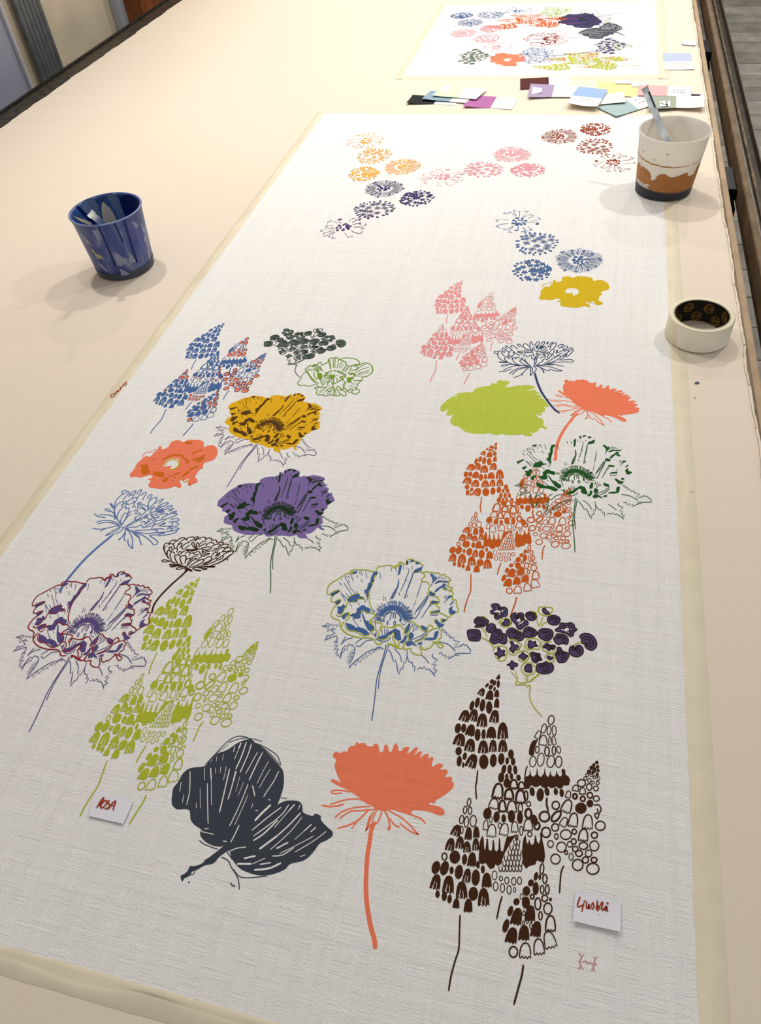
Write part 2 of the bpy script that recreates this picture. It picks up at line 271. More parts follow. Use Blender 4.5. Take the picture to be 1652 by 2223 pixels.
POUT = """@690 1205 9.178
s 11 1180 335 1120 330 1050 320 960 297 850 295 740 290 690 305 650 325 655 340 690 355
s 11 700 380 630 365 575 372 480 430 350 510 220 605 185 735 205 785 245 775 300 735 370 705 425 700 435 715 400 740 340 770 300 810 265 880 275 925 310 930 345 930 400 895 455 890 460 905 430 945 385 980 350 1010 320 1050 290 1100 265 1180 270 1215 320 1265 400 1290 440 1330 445 1400 460 1440
s 13 520 1325 490 1380 470 1440 490 1490 560 1550 640 1595 750 1630 870 1650 1000 1650 1080 1665 1130 1700 1170 1765 1230 1775 1280 1770
s 9 600 930 575 970 570 1030 530 1070 490 1150;s 11 370 1185 400 1215 440 1222 470 1210 530 1170 590 1150 620 1150 615 1190 550 1240;s 9 545 1285 570 1300 600 1285 625 1230 630 1200
s 9 600 930 610 860 660 815 740 780 820 770 830 830 900 845 920 855 910 880 830 880 780 900 760 930 690 935 600 930
s 11 1180 370 1130 440 1100 540 1060 620 1035 680 1020 780 1025 870 1035 960 1060 1040 1085 1080
s 9 640 1195 680 1180 750 1175;s 10 850 1170 855 1130 890 1110 940 1130 990 1155 1080 1155 1130 1190 1120 1235 1080 1270 1045 1290 1030 1330 1060 1370 1100 1400 1110 1480
s 11 1045 1335 1150 1340 1240 1355 1280 1385 1265 1420 1235 1460 1245 1500 1270 1500 1280 1450 1310 1425 1400 1440 1510 1445 1570 1400 1640 1390
s 10 555 1340 550 1420 590 1480 660 1515 740 1520 820 1560 890 1600 950 1610 1030 1580 1090 1510 1150 1490 1200 1530 1215 1590 1180 1670 1290 1690 1370 1660 1430 1590 1490 1550 1540 1580 1500 1620 1495 1680 1530 1720 1545 1780 1590 1810 1620 1770 1600 1720
s 11 1390 1760 1430 1780 1470 1775 1530 1810 1640 1855;e 1040 1340 25 30 0;e 1420 1780 30 25 0
s 10 1170 300 1185 255 1230 225 1300 222 1340 215 1400 205 1470 215 1520 240 1550 250 1580 220 1620 210 1610 190 1650 180
@850 1205 10.106
s 13 0 230 50 270 100 285 90 240 140 220 160 235 200 200 165 180 180 155 230 160 265 190 320 205 350 190 330 160 340 120 380 100 450 95 495 120 510 140 560 145 620 165 630 190 680 215 690 240
s 12 470 370 490 385 560 370 640 370 690 400 700 380 760 365 800 370 830 385 880 375 920 390 970 405 1030 390 1060 430 1110 435 1160 425 1190 470 1240 490 1290 545 1240 605 1255 640 1215 680 1260 700 1320 715 1335 745 1270 770 1200 765 1120 740
s 11 690 400 745 450 700 490 660 530 665 570 720 585 790 600 830 650 835 690 810 740 830 790 870 800
s 12 1270 770 1275 800 1330 800 1350 830 1340 880 1310 890 1260 885;s 12 1330 920 1350 940 1330 985 1400 980 1430 1040 1425 1110 1455 1160 1470 1210 1440 1255 1400 1260 1310 1315 1270 1360 1230 1370
s 10 830 890 790 860 800 825 840 815 950 840 920 890;s 12 920 905 1010 920 1025 960 1050 1010 1040 1040 990 1080 990 1110 1040 1160 1050 1200 1055 1255 1110 1290 1190 1330 1230 1370 1210 1420 1160 1440 1120 1450
s 10 1030 1040 940 1015 870 1015 850 1040 860 1060 990 1070;s 11 1060 1230 1000 1225 865 1240 855 1275 960 1275 1050 1260
s 11 1140 1480 1100 1470 1080 1430 1110 1400 1140 1400;s 9 990 1420 945 1420 945 1460 990 1500
s 11 0 1590 60 1560 140 1530 200 1545 250 1600 290 1640 270 1720;s 11 400 1500 420 1470 470 1465 520 1510 580 1550 640 1570 640 1610 720 1670 780 1660 785 1610 820 1550 860 1540 905 1580 895 1630 830 1670 790 1700 770 1770 700 1830 600 1880 500 1910
s 12 390 1510 400 1570 410 1610 380 1680 360 1740 370 1820 390 1870 310 1910 280 1960 270 2030 290 2070 340 2060 430 2050 430 2110 480 2160 560 2190 640 2195 660 2150 640 2070 610 2010 650 1995 680 2060 730 2080 780 2050 840 2040 890 1980 930 1935 980 1940 1020 2000 1080 2040 1130 2010 1110 1970 1030 1930 980 1910 900 1900
s 11 830 1660 900 1630 1030 1600 1060 1640 1110 1670 1080 1740 1100 1800 1040 1840 1020 1890 1040 1930
s 12 0 1970 60 2010 150 2045 230 2050 260 2010 270 1960;s 11 60 1880 80 1930 100 1980 150 1985 170 1940;s 9 10 1720 60 1700 90 1740 40 1800 30 1850 60 1880;s 9 270 1720 330 1740 350 1790
"""
PFIL = """@470 1010 6.1185
p 15 510 25 470 80 420 150 355 230 305 265 285 300 260 420 240 520 240 565 232 580 195 620 172 690 152 760 150 800 140 830 130 830 100 860 92 890 105 910 75 950 50 1000 45 1050 60 1105 85 1100 120 1110 155 1160 140 1200 148 1260 135 1300 132 1350 140 1390 150 1440 175 1420 215 1440 245 1475 265 1440 285 1485 300 1490 330 1475 345 1495 370 1530 365 1545 410 1565 450 1565 475 1520 500 1480 530 1470 570 1430 600 1420 640 1385 670 1410 690 1405 730 1415 760 1385 790 1390 820 1435 850 1410 865 1370 845 1340 830 1290 880 1215 915 1180 895 1200 940 1200 970 1120 970 1080 955 1060 925 1000 945 940 945 870 935 820 940 790 930 730 945 660 945 630 915 560 920 470 925 370 920 270 890 215 850 205 800 140 785 95 760 100 720 110 680 150 655 130 625 75 610 80 580 60 570 40 550 15 550
"""
CORAL = """@680 1590 4.5364
p 195 240 200 205 230 190 260 205 300 185 335 190 345 155 380 130 410 130 425 95 450 110 480 105 510 105 535 135 590 135 600 112 630 112 645 140 655 195 690 180 700 130 730 125 750 190 775 180 795 120 820 110 838 150 840 178 870 180 890 150 940 143 945 165 925 205 960 190 1000 150 1028 152 1020 185 985 230 1040 190 1072 190 1065 215 1050 255 1090 220 1130 210 1140 235 1130 260 1170 240 1185 260 1170 300 1175 340 1220 310 1270 310 1275 335 1250 365 1310 365 1325 390 1300 440 1355 435 1370 460 1365 480 1385 500 1370 555 1290 620 1215 665 1185 705 1165 690 1140 708 1200 720 1260 740 1295 780 1280 815 1230 815 1150 785 1060 768 975 772 970 800 930 795 870 770 800 755 700 775 640 765 580 770 600 740 545 705 480 660 420 620 360 580 300 540 250 450 215 360 213 310 225 270
p 172 480 185 460 220 470 270 495 300 525 310 550 290 545 250 530 200 500
s 12 360 588 290 572 200 572 178 590 200 603 280 598;s 12 545 705 480 665 400 655 300 668 230 690 170 708;s 14 85 718 150 730 230 725 298 708;s 12 570 728 450 735 350 755 270 790 215 838;s 12 580 762 470 770 380 775 310 810 262 848;s 14 550 760 480 830 420 880 330 920 245 943;s 10 430 880 400 920 380 945;s 12 590 790 550 850 530 930 517 970 560 915 630 890 660 830 675 770;s 10 625 770 600 820 575 880;s 10 600 780 570 830 545 920;s 14 700 770 730 820 745 870 755 930 745 960;s 12 755 850 800 910 850 932;s 12 730 765 800 800 880 850 960 920 1010 980 1035 1005 980 985 920 950 855 895;s 13 780 755 900 790 1000 825 1060 850 1105 895
e 745 945 16 18 0
s 38 600 890 570 970 555 1080 535 1200 525 1320 520 1450 520 1570 530 1700 548 1820 570 1930 600 2030 610 2118
"""
CHRY = """@1060 730 8.26
s 9 160 310 120 310 105 285 140 270 175 280 180 310 160 325;s 9 165 320 180 370 230 420 300 450 340 475;s 9 180 280 200 260 230 280 260 330 290 360;s 9 265 285 250 240 265 210 300 230 325 260;s 9 345 230 310 190 315 170 350 185 400 225 430 260;s 9 430 210 405 175 425 158 460 175 500 210 530 235;s 9 560 195 525 160 535 140 570 150 600 190;s 9 640 190 620 175 650 130 700 150 740 190 770 250;s 9 755 180 745 130 765 100 785 120 805 160;s 9 830 180 860 120 900 95 915 115 890 170 860 220;s 9 945 150 970 105 1005 90 1010 110 985 160 940 220;s 8 1040 140 1060 110 1075 105 1060 150;s 9 1100 150 1140 110 1160 110 1130 160 1100 190;s 9 1160 140 1200 118 1222 130 1200 180 1170 220;s 9 1240 190 1290 150 1345 148 1335 170 1280 215;s 9 1350 185 1390 175 1420 185 1400 220 1350 260;s 9 1420 240 1450 215 1500 205 1495 225 1440 280;s 9 1490 235 1525 235 1515 270 1460 330 1390 380
s 9 1365 285 1390 255 1430 250 1440 270 1400 310 1330 350;s 9 1270 430 1340 390 1400 340 1410 320 1350 350 1300 370;s 9 1290 350 1260 350 1180 390 1080 450 1010 490;s 9 1290 350 1290 380 1220 430 1120 470 1040 495;s 9 1300 430 1400 420 1490 420 1525 440 1500 465 1400 460 1250 465 1120 485 980 510;s 8 1340 300 1300 310 1200 370
s 8 800 260 795 220 815 205 830 250 860 265 890 250 920 200 940 160;s 8 860 220 865 170 890 170 885 220;s 8 920 230 960 170 975 200 940 250;s 8 990 220 1000 180 1020 190 1020 230;s 8 1040 210 1090 175 1115 190 1100 240;s 8 860 280 930 270 1010 245 1060 255 1000 280 910 285;s 8 950 290 1040 290 1100 285 1060 310 980 310;s 9 800 275 720 240 650 215 630 190;s 8 790 265 740 250 680 250 620 265 560 265 530 275 600 285 690 280 780 285;s 8 800 290 720 290 660 300 640 320;s 8 520 290 570 295 620 320;s 8 560 320 600 330
s 9 290 300 285 270 320 260 360 280 370 320 350 350 310 375;s 9 370 300 390 260 440 260 470 300 440 350 380 360;s 9 430 300 480 300 530 330 560 350;s 9 300 380 295 410 340 460 420 500 560 540;s 8 300 375 340 370 370 400 400 405;s 8 370 390 380 350 420 370 430 400;s 8 430 420 440 390 480 390 500 410;s 9 435 415 460 460 540 510 590 520;s 8 500 400 500 375 550 385 590 410;s 9 560 440 600 420 640 440 720 500 760 540;s 9 560 440 600 480 680 520 760 540;s 9 600 380 620 420 690 480 750 530;s 8 640 370 640 340 680 340 700 380;s 8 660 400 660 430 700 480 760 535
s 8 730 370 735 345 770 340 780 380 775 405;s 9 800 300 810 340 840 370 830 420;s 9 860 340 870 300 890 310 880 350 850 390;s 8 900 350 920 320 950 330 990 320 1000 370 960 370 930 400;s 8 1000 330 1020 340 1020 390;s 9 1060 390 1080 330 1130 315 1140 340 1090 390 1060 415;s 8 1160 340 1190 390;s 8 1180 240 1170 300 1130 340;s 8 1110 280 1150 230 1185 230;s 14 1220 300 1240 250 1220 270;s 9 1260 220 1310 200 1360 230 1300 270 1210 310
s 9 770 400 810 410 830 460 820 540 800 545;s 9 1060 420 990 410 965 460 920 480 870 530;s 9 850 390 860 450 850 500 865 540;s 9 900 370 870 400 860 430
s 11 190 463 230 458 340 470 420 495 560 520 760 535;s 9 190 465 250 472 330 475;s 8 235 535 260 515 340 510 450 505;s 9 235 537 290 535 350 520;s 8 270 610 350 570 480 530 600 525 760 540;s 9 190 637 280 630 350 610 410 590;s 9 380 680 440 620 560 570 720 545;s 9 430 685 500 620 600 580 740 555;s 9 450 745 560 705 640 640 700 580 760 550;s 9 605 715 620 670
s 9 770 550 755 620 755 710 790 660 840 630 860 580 830 540;s 8 790 560 795 600 780 640;s 11 870 535 930 560 980 610 1000 650 980 640;s 9 880 540 960 570 1040 610 1100 615;s 9 880 530 1000 535 1150 560 1260 600 1325 620 1200 620 1100 590;s 9 870 525 1000 515 1150 500 1250 520 1365 540;s 9 980 510 1100 515 1180 510
@940 720 3.4417
s 13 760 310 780 380 810 450 857 520 907 580 943 607
"""
LEAF = """@340 1580 4.13
p 135 640 140 600 150 540 190 490 240 405 310 360 430 345 470 300 540 235 620 205 670 175 720 140 790 110 850 105 890 140 960 190 1030 260 1090 330 1130 380 1142 450 1135 540 1110 620 1085 690 1100 680 1160 655 1260 655 1305 690 1315 760 1400 790 1420 770 1470 790 1475 830 1530 890 1575 930 1575 970 1520 1010 1460 1040 1400 1120 1320 1190 1200 1220 1150 1270 1050 1310 950 1325 860 1310 760 1270 700 1210 670 1160 650 1100 600 1130 560 1160 510 1215 430 1235 370 1270 320 1290 290 1330 250 1350 230 1380 215 1330 250 1310 280 1280 300 1240 340 1240 400 1220 460 1170 540 1110 610 1050 580 1065 520 1060 450 1030 400 980 390 930 405 915 340 870 305 820 295 740 240 730 180 730 140 690
n 9 805 130 760 260 710 370;n 8 850 145 820 240 780 330 750 400;n 6 905 220 860 300 800 410;n 9 945 230 890 340 830 470;n 4 1005 300 960 380 900 500;n 4 1020 370 970 450 920 540;n 7 1095 390 1050 480 990 570 960 620;n 4 955 215 900 320;n 16 755 140 740 180;n 7 740 180 700 280;n 8 700 170 690 215
n 6 300 390 297 560 270 690;n 6 220 490 208 570;n 6 245 600 232 670;n 5 430 360 430 470;n 13 485 365 490 460;n 6 490 470 492 690;n 6 455 500 458 700 462 860;n 4 390 540 392 720;n 5 355 675 358 720;n 9 655 370 620 520 590 650 565 755;n 17 710 395 690 470;n 8 690 470 660 580 640 640;n 4 745 440 710 570;n 4 780 490 730 610;n 7 820 505 760 660 690 810 655 880;n 4 820 600 760 740 700 870;n 8 740 875 700 960 665 1025;n 5 530 360 530 410;n 5 575 350 570 400;n 5 625 350 600 470;n 4 500 280 480 310;n 4 540 260 535 300;n 4 600 240 590 290
n 8 860 520 870 560 880 610;n 6 865 680 850 720;n 10 890 740 905 745;n 8 1000 640 1020 650
n 18 1020 695 940 770 885 830;n 8 1115 715 1000 800 855 920;n 8 1185 690 1100 800 870 970;n 12 1085 830 960 950 870 1010;n 15 1235 690 1190 740;n 8 1190 740 1060 890;n 11 1290 765 1180 880 1080 970;n 16 1080 970 1000 1030 925 1085;n 6 1305 800 1200 930 1070 1050 1020 1090;n 8 1290 690 1270 730;n 14 1385 870 1330 920;n 6 1330 920 1240 1000;n 13 1425 895 1385 930;n 6 1520 930 1400 1020 1240 1115;n 5 1410 970 1300 1030 1100 1130;n 18 1175 1030 1080 1080;n 8 1230 1075 1130 1140 1040 1150;n 20 880 1150 790 1170;n 8 970 1170 860 1220;n 22 840 1220 730 1220;n 14 1020 1210 930 1225;n 16 1110 1215 1010 1260 880 1275;n 8 1330 1140 1290 1155;n 7 800 1070 720 1080 660 1105;n 8 430 905 465 905;n 8 400 930 510 955;n 10 600 1015 625 1020
s 5 435 335 540 220 640 120 720 78 790 80 850 105;s 4 640 135 760 95 850 97 945 122;s 4 520 245 640 150;s 5 900 140 1000 190 1080 250 1115 330;s 5 870 130 980 200 1060 280 1110 340;s 5 1085 620 1165 635;s 5 385 1010 430 1045 550 1090;s 6 580 1160 640 1190 670 1250 710 1310 735 1370 742 1450;s 9 630 1110 680 1180;s 5 690 1270 740 1330 810 1345 990 1330;s 7 665 1390 680 1415 705 1420;e 290 1385 7 7 0;s 5 430 1190 480 1160;s 5 300 1320 330 1310 350 1275
"""
DAHL = """@345 1155 9.44
s 15 60 590 80 572 140 572 230 600 330 630;s 14 60 590 100 610 200 610;s 16 205 550 150 460 110 380 95 300 130 240 180 225 215 240;s 12 150 460 115 380 120 310 165 290;s 14 185 265 240 240 290 250 310 300 330 340;s 14 215 220 250 180 320 165 370 180;s 16 370 190 420 140 490 115 540 135 580 170;s 13 300 260 330 200 380 180;s 14 370 320 400 250 450 190 530 145;s 14 410 260 470 225 460 280 430 320;s 15 575 140 620 110 700 100 720 120;s 15 720 140 770 100 815 105 790 130 730 160;s 15 840 120 900 105 950 110 955 150;s 15 950 160 1010 125 1070 130 1080 165;s 15 1080 180 1130 160 1180 175 1195 210 1300 210 1325 225 1300 250;s 14 610 220 630 190 690 165 750 160;s 14 740 190 800 140 860 150;s 14 850 240 910 190 970 190;s 14 840 300 920 250 970 240;s 14 970 290 990 250 1050 215 1110 225 1130 250;s 15 1090 300 1150 260 1220 245 1255 260 1220 310 1170 360;s 15 1260 290 1340 250 1420 255 1415 290 1360 320
s 15 480 340 470 310 530 250 600 210;s 14 480 345 520 350 570 310 630 270;s 14 660 260 690 210 720 230 740 290 770 330;s 14 680 260 720 310 770 340;s 16 780 320 770 250 790 220 820 240 820 310;s 12 560 355 640 360 760 380;s 14 570 365 650 385 740 370 830 350 910 320
p 640 370 700 350 760 340 820 330 760 370 700 400 640 395
s 14 660 430 740 420 800 390;s 14 880 370 900 330 980 310 1060 310 1080 340;s 14 910 360 980 370 1060 340;s 14 950 390 1030 395 1070 370;s 16 890 380 900 440 980 470 1040 440;s 14 900 390 960 430 1040 440;s 14 830 400 850 450 890 490 950 490;s 12 700 440 760 460 820 460
s 16 200 380 220 310 260 310 260 350;s 16 170 470 175 390 210 375 240 400;s 15 260 590 230 500 240 430 300 410 320 450;s 14 250 400 300 350 350 330 380 350 365 410;s 15 380 640 330 540 330 480 400 470 430 490;s 14 390 440 420 405 460 410 460 440;s 14 430 460 500 400 570 380 600 400;s 15 480 670 440 580 440 510 500 485 550 490 555 540 535 640;s 14 540 440 600 410 640 420 620 480;s 14 580 700 600 630 640 560 620 535 570 560 545 600;s 14 580 700 680 590 760 560 770 540 700 540 640 590;s 15 620 720 720 640 850 570 920 565 890 620 760 690 640 735;s 14 650 540 720 500 800 490;s 14 790 580 850 520 910 490 940 500;s 14 930 560 1010 510 1080 515 1070 560 1020 600 900 650;s 14 700 740 850 690 960 650 1040 610;s 15 930 680 1060 640 1170 590 1190 550 1170 530 1080 580 1030 610;s 14 1040 700 1200 640 1300 590 1330 560;s 14 1190 560 1260 510 1320 480 1320 500 1290 540 1210 580
s 14 1080 490 1130 430 1200 420 1180 470 1150 500;s 14 1180 490 1250 420 1240 460 1200 500;s 14 1100 400 1150 340 1180 350 1150 400;s 15 1190 400 1250 330 1330 320 1350 350 1300 400;s 14 1290 410 1370 400 1380 430 1320 460;s 14 1370 330 1440 320 1480 340 1470 370 1400 400;s 16 1400 420 1470 390 1530 400 1510 440 1450 480 1400 520;s 16 1330 560 1410 520 1450 490 1480 470;s 16 1410 520 1410 580;s 16 1160 660 1300 600 1410 530
s 22 215 665 300 660 440 670;s 26 230 700 330 690 500 700;s 14 240 720 350 710;s 14 350 760 400 730 520 710;s 14 360 765 420 765 530 730;s 20 530 700 600 750 680 800 640 790 580 740;s 14 690 750 780 780 860 790 820 800 720 770;s 16 760 725 870 740 980 750 960 770 880 770;s 20 830 720 950 710 1140 705 1100 720 980 715
p 530 720 620 760 560 830 540 820
@120 1040 4.029
s 13 1150 800 1100 850 1020 920 940 1000 890 1060 860 1110 845 1170
"""
CLUF = """@1000 1290 5.329
p 355 130 395 110 440 120 460 150 510 150 540 180 540 220 530 255 490 260 450 280 410 290 390 260 395 240 350 220 350 190 380 180
k 415 140 430 190 510 180 465 220 450 250 425 220 380 200 412 190
p 155 320 180 275 230 258 290 280 320 310 310 350 260 375 190 382 165 375 185 350
p 82 420 150 408 215 420 230 480 215 535 150 542 100 530 82 470
p 295 410 310 370 350 340 395 355 410 400 460 410 480 450 525 470 530 560 490 575 440 560 390 575 340 550 345 510 360 450 320 440
p 475 340 500 320 520 290 550 290 585 320 580 350 530 365 490 360
p 580 270 600 230 640 215 625 260 660 260 655 230 700 215 730 240 730 290 770 310 780 350 740 370 700 405 660 400 640 350 600 310
k 680 270 700 310 760 300 710 335 730 365 690 340 670 365 675 325 650 310
p 752 250 765 215 815 205 860 220 880 260 850 300 790 300
p 950 170 980 165 990 190 1025 215 1020 235 980 230 955 210
p 1003 300 1020 260 1080 245 1135 265 1150 300 1130 345 1080 358 1025 340
p 1095 410 1140 380 1160 335 1220 340 1270 330 1310 350 1320 385 1345 410 1310 440 1300 480 1265 490 1230 460 1170 440 1110 430
k 1150 405 1210 400 1230 370 1250 400 1300 400 1255 420 1250 450 1220 430
p 530 440 560 400 600 390 650 420 690 440 735 480 710 530 650 545 600 520 560 500
p 725 430 750 390 790 380 830 395 870 420 880 460 850 490 780 500 735 490
p 895 440 930 405 990 400 1050 415 1070 460 1050 510 1000 540 940 520 905 490
p 1075 520 1100 490 1110 465 1160 460 1220 480 1245 530 1230 580 1180 570 1120 580
p 1375 490 1420 455 1490 460 1550 510 1575 580 1550 630 1505 650 1450 620 1430 580 1395 560 1400 520
p 1255 650 1270 610 1310 600 1310 640 1340 650 1330 610 1370 590 1410 620 1415 680 1370 720 1310 720 1265 690
p 780 590 790 540 820 545 840 560 865 545 870 580 895 600 850 605 815 625 790 620
p 565 640 590 600 575 555 600 550 620 590 650 590 680 620 660 650 630 640 610 680 590 660
p 950 610 1000 570 1030 590 1080 590 1095 610 1070 640 1040 635 1020 655 990 625
p 1090 700 1115 660 1120 620 1155 620 1180 660 1240 680 1250 720 1210 780 1170 790 1130 785 1110 740
p 390 690 430 670 430 620 455 630 460 650 510 650 500 680 510 710 470 715 440 745 430 710
p 670 720 700 700 715 675 745 700 775 715 750 740 730 760 700 740
p 803 690 830 670 880 685 915 690 920 730 940 760 900 770 870 795 830 770 820 730
p 1000 730 1020 715 1040 730 1070 730 1050 755 1020 755
p 535 820 575 800 590 770 620 795 655 805 650 835 620 830 610 870 580 860 575 830
p 740 860 760 820 810 815 820 850 820 900 780 900 750 890
p 875 860 890 810 950 800 990 785 1050 800 1075 850 1050 900 990 920 920 915 880 890
"""
CLUO = """@1000 1290 5.329
o 520 330 62 52 0 7;s 7 450 290 445 330 470 350;s 7 900 200 910 150 1000 150 1060 160 1055 200 1020 250 940 240 900 200;s 7 880 290 905 370 950 270;s 7 930 380 960 340 1000 320;s 7 820 200 870 215 885 260
s 7 555 545 570 525 640 535 655 560 700 575 700 600 660 640 640 690 600 705 560 680 565 650;s 7 750 590 760 530 830 510 900 530 920 580 900 640 860 630 780 640 750 590;s 7 940 540 935 600 960 650 1000 670 1060 680 1090 650;s 7 960 560 1000 552 1050 550;s 8 375 650 400 610 470 600 530 620 535 700 510 760 460 775 420 740 400 710;s 8 665 680 710 655 770 665 795 710 770 760 700 775 670 740;s 7 975 740 990 700 1050 690 1090 720 1080 770 1030 790 985 770;s 8 700 840 740 795 830 795;s 8 700 850 720 910 780 935 850 910 865 850 830 810
s 7 245 390 275 430 305 490;s 7 245 505 310 535 350 570 380 610;s 8 1310 595 1350 565 1395 560;s 7 690 420 720 440;s 7 735 595 740 640;s 7 215 258 270 262 310 290
s 7 585 895 655 990;s 7 635 895 660 975;s 8 755 930 758 1020;s 8 775 930 775 1005;s 14 910 920 850 970 800 1010;s 8 655 990 635 1030 650 1050 750 1045 770 1070 790 1055 810 1060;s 7 660 1010 690 1025 750 1022 800 1010;s 7 810 1060 797 1130 805 1220 850 1310 940 1415
"""
OPF = """@1060 440 5.9
p 650 1215 670 1180 668 1140 700 1100 735 1070 770 1080 800 1060 830 1035 830 1000 855 992 880 1020 940 1000 945 960 1000 945 1050 950 1085 962 1130 945 1200 945 1280 950 1330 970 1350 1005 1400 993 1470 997 1530 1035 1550 1080 1530 1115 1445 1140 1455 1180 1430 1190 1415 1225 1415 1255 1450 1270 1468 1295 1430 1310 1380 1310 1360 1290 1310 1290 1255 1265 1255 1285 1295 1310 1300 1340 1230 1325 1180 1340 1080 1345 1000 1335 950 1330 920 1310 925 1275 880 1265 920 1250 910 1235 870 1230 800 1248 720 1240 680 1245 655 1230
k 985 1140 1010 1105 1070 1097 1130 1105 1160 1140 1140 1175 1090 1192 1080 1180 1085 1160 1040 1160 995 1160
k 1305 1283 1330 1270 1365 1270 1350 1288
s 6 700 1085 695 1065 720 1040 760 1040 800 1020 820 1030 800 1055
"""
OPO = """@270 945 7.867
q 270 520 350 495 405 505 410 580 450 620 400 670 300 670 285 600 300 570
q 490 630 540 620 680 635 670 715 580 705 490 670
q 645 445 650 410 720 370 800 330 880 320 990 330 1030 380 1110 440 1100 490 1060 470 1040 420 980 375 980 355 880 350 800 365 730 395 670 420
q 1030 130 1060 105 1170 110 1150 150 1060 155;q 1150 320 1180 280 1330 245 1340 262 1220 290 1150 340
q 1150 425 1200 385 1280 380 1390 320 1350 390 1370 400 1320 440 1260 475 1230 440
q 980 715 1020 655 1100 610 1110 580 1200 535 1280 520 1270 535 1120 600 1110 640 1010 710
q 835 690 850 660 960 625 975 635 890 680;q 650 780 690 730 750 720 760 740 700 800 655 800;q 760 690 790 680 820 700 800 710;q 840 730 870 715 875 735 850 740;q 800 760 845 765 820 785;q 480 410 520 400 515 430 490 430;q 1080 820 1120 820 1140 860 1100 860
"""
OPY = """@270 945 7.867
s 17 690 510 710 470 780 422 860 415 925 445 935 500 900 550 840 580 780 585;s 14 950 770 970 745 985 750;s 12 1030 800 1070 780 1105 775
"""
OPL = """@640 770 9.178
s 7 100 610 60 580 60 550 100 510 130 450 150 400 200 355 230 345;s 7 60 585 100 615 190 610 260 630 350 615 400 590 450 610 480 640 630 650
s 11 470 575 390 540 330 480 270 390 215 310 215 285 260 255 300 215 330 230 380 205 450 195;s 9 250 330 290 290 330 310 360 290;s 10 250 330 290 400 360 490 430 560;s 8 340 240 400 225 440 215;s 8 360 245 420 230;s 10 350 230 430 200
s 11 450 240 460 185 510 150 530 180 555 210 600 180 660 150 670 100 700 75 780 65 850 65 890 100 950 115 980 140 1025 150 1010 190 1030 210 1080 230 1130 220 1190 200 1280 190 1290 160 1250 110 1200 85 1130 75 1030 65 950 75 900 100
s 10 1190 215 1290 200 1360 170 1420 165 1500 190 1545 240 1555 310 1520 380 1440 430 1350 455 1335 480 1345 510 1320 520;s 15 1530 220 1552 300 1530 370
s 10 450 240 470 290 480 330 450 350;s 6 480 230 540 310 560 325;s 6 500 220 555 320;s 6 470 230 520 320;s 8 680 100 690 180 710 280;s 8 700 110 720 290;s 9 770 80 765 200 770 260;s 9 810 80 800 180 800 260;s 9 870 95 860 190 845 270;s 6 950 130 880 250;s 8 980 190 900 270;s 6 930 150 900 200
s 9 1130 235 1110 300 1060 380;s 7 1240 300 1320 230 1420 190;s 6 1220 360 1340 290 1480 250;s 6 1250 380 1380 340 1500 310;s 6 1240 410 1380 370 1490 360;s 5 1230 430 1380 430;s 6 1200 330 1260 280 1350 210;s 9 1170 235 1230 235 1255 260 1230 290 1130 320
p 450 380 500 365 540 385 550 440 530 490 490 490 455 465
p 1040 450 1080 460 1170 440 1165 480 1110 510 1140 545 1060 550 1040 510
p 1090 370 1180 365 1215 390 1210 430 1170 430 1180 390 1100 400
o 430 290 40 28 20 10;s 12 420 280 450 330;s 10 380 330 390 420 440 500;s 12 440 340 460 400
p 690 420 740 400 800 420 780 470 720 460
e 640 370 30 16 0;e 690 340 22 10 0;e 740 325 18 8 0;e 800 320 22 8 0;e 860 330 26 10 0;o 900 350 26 12 0 9;o 940 370 26 10 0 9;o 990 400 26 10 0 9;e 1000 440 20 12 0;o 930 450 34 16 0 10;e 950 490 26 20 0;e 900 520 20 10 0;e 850 550 20 7 0;e 800 575 24 7 0;o 610 410 26 10 0 9;e 590 430 16 14 0
l 9 740 440 600 420;l 8 740 440 640 460;l 8 740 440 700 370;l 8 760 430 800 380;l 8 760 440 860 410;l 8 740 450 700 480;l 7 650 400 700 420;l 8 830 460 860 490;l 8 820 500 870 530
s 9 590 460 680 470 760 470;s 10 770 480 770 540 760 600 770 650;s 10 730 540 760 620 740 690 690 735 650 710 670 680 740 650;s 9 770 480 690 530 640 610;s 8 700 490 650 560;s 8 520 500 560 615;s 8 560 490 570 610;s 7 500 500 550 600;s 12 600 490 600 590;s 10 640 500 640 560
s 8 390 660 450 650 600 650;s 10 390 665 450 690 430 760 470 800 560 805 620 825 700 800 800 815 880 820 910 790 870 740 860 710 840 690 835 650 870 635 910 660 905 700 970 720 1010 760 1020 800 980 825 920 790
s 6 540 690 480 760;s 6 620 660 500 770;s 6 640 700 560 790;s 6 700 600 560 690;s 7 690 720 640 790;s 7 740 690 690 790;s 8 780 660 760 800;s 10 790 660 800 810;s 6 800 680 830 800
s 9 980 520 990 570 960 610 975 660 940 690 900 690;s 9 1030 540 980 640;s 10 960 690 1010 660 1020 710 1080 700 1130 690 1160 710 1130 740 1150 770 1220 785 1290 740 1270 700 1210 680;s 8 1020 710 1060 740 1130 750;s 10 1200 680 1240 640 1260 580 1300 540 1310 515 1170 520;s 5 1120 580 1240 570;s 6 1070 630 1230 600;s 5 1100 660 1220 650;s 8 1150 710 1220 710
s 9 950 330 1030 230;s 8 980 340 1060 250;s 6 1010 350 1090 240;s 6 940 310 1000 240
"""
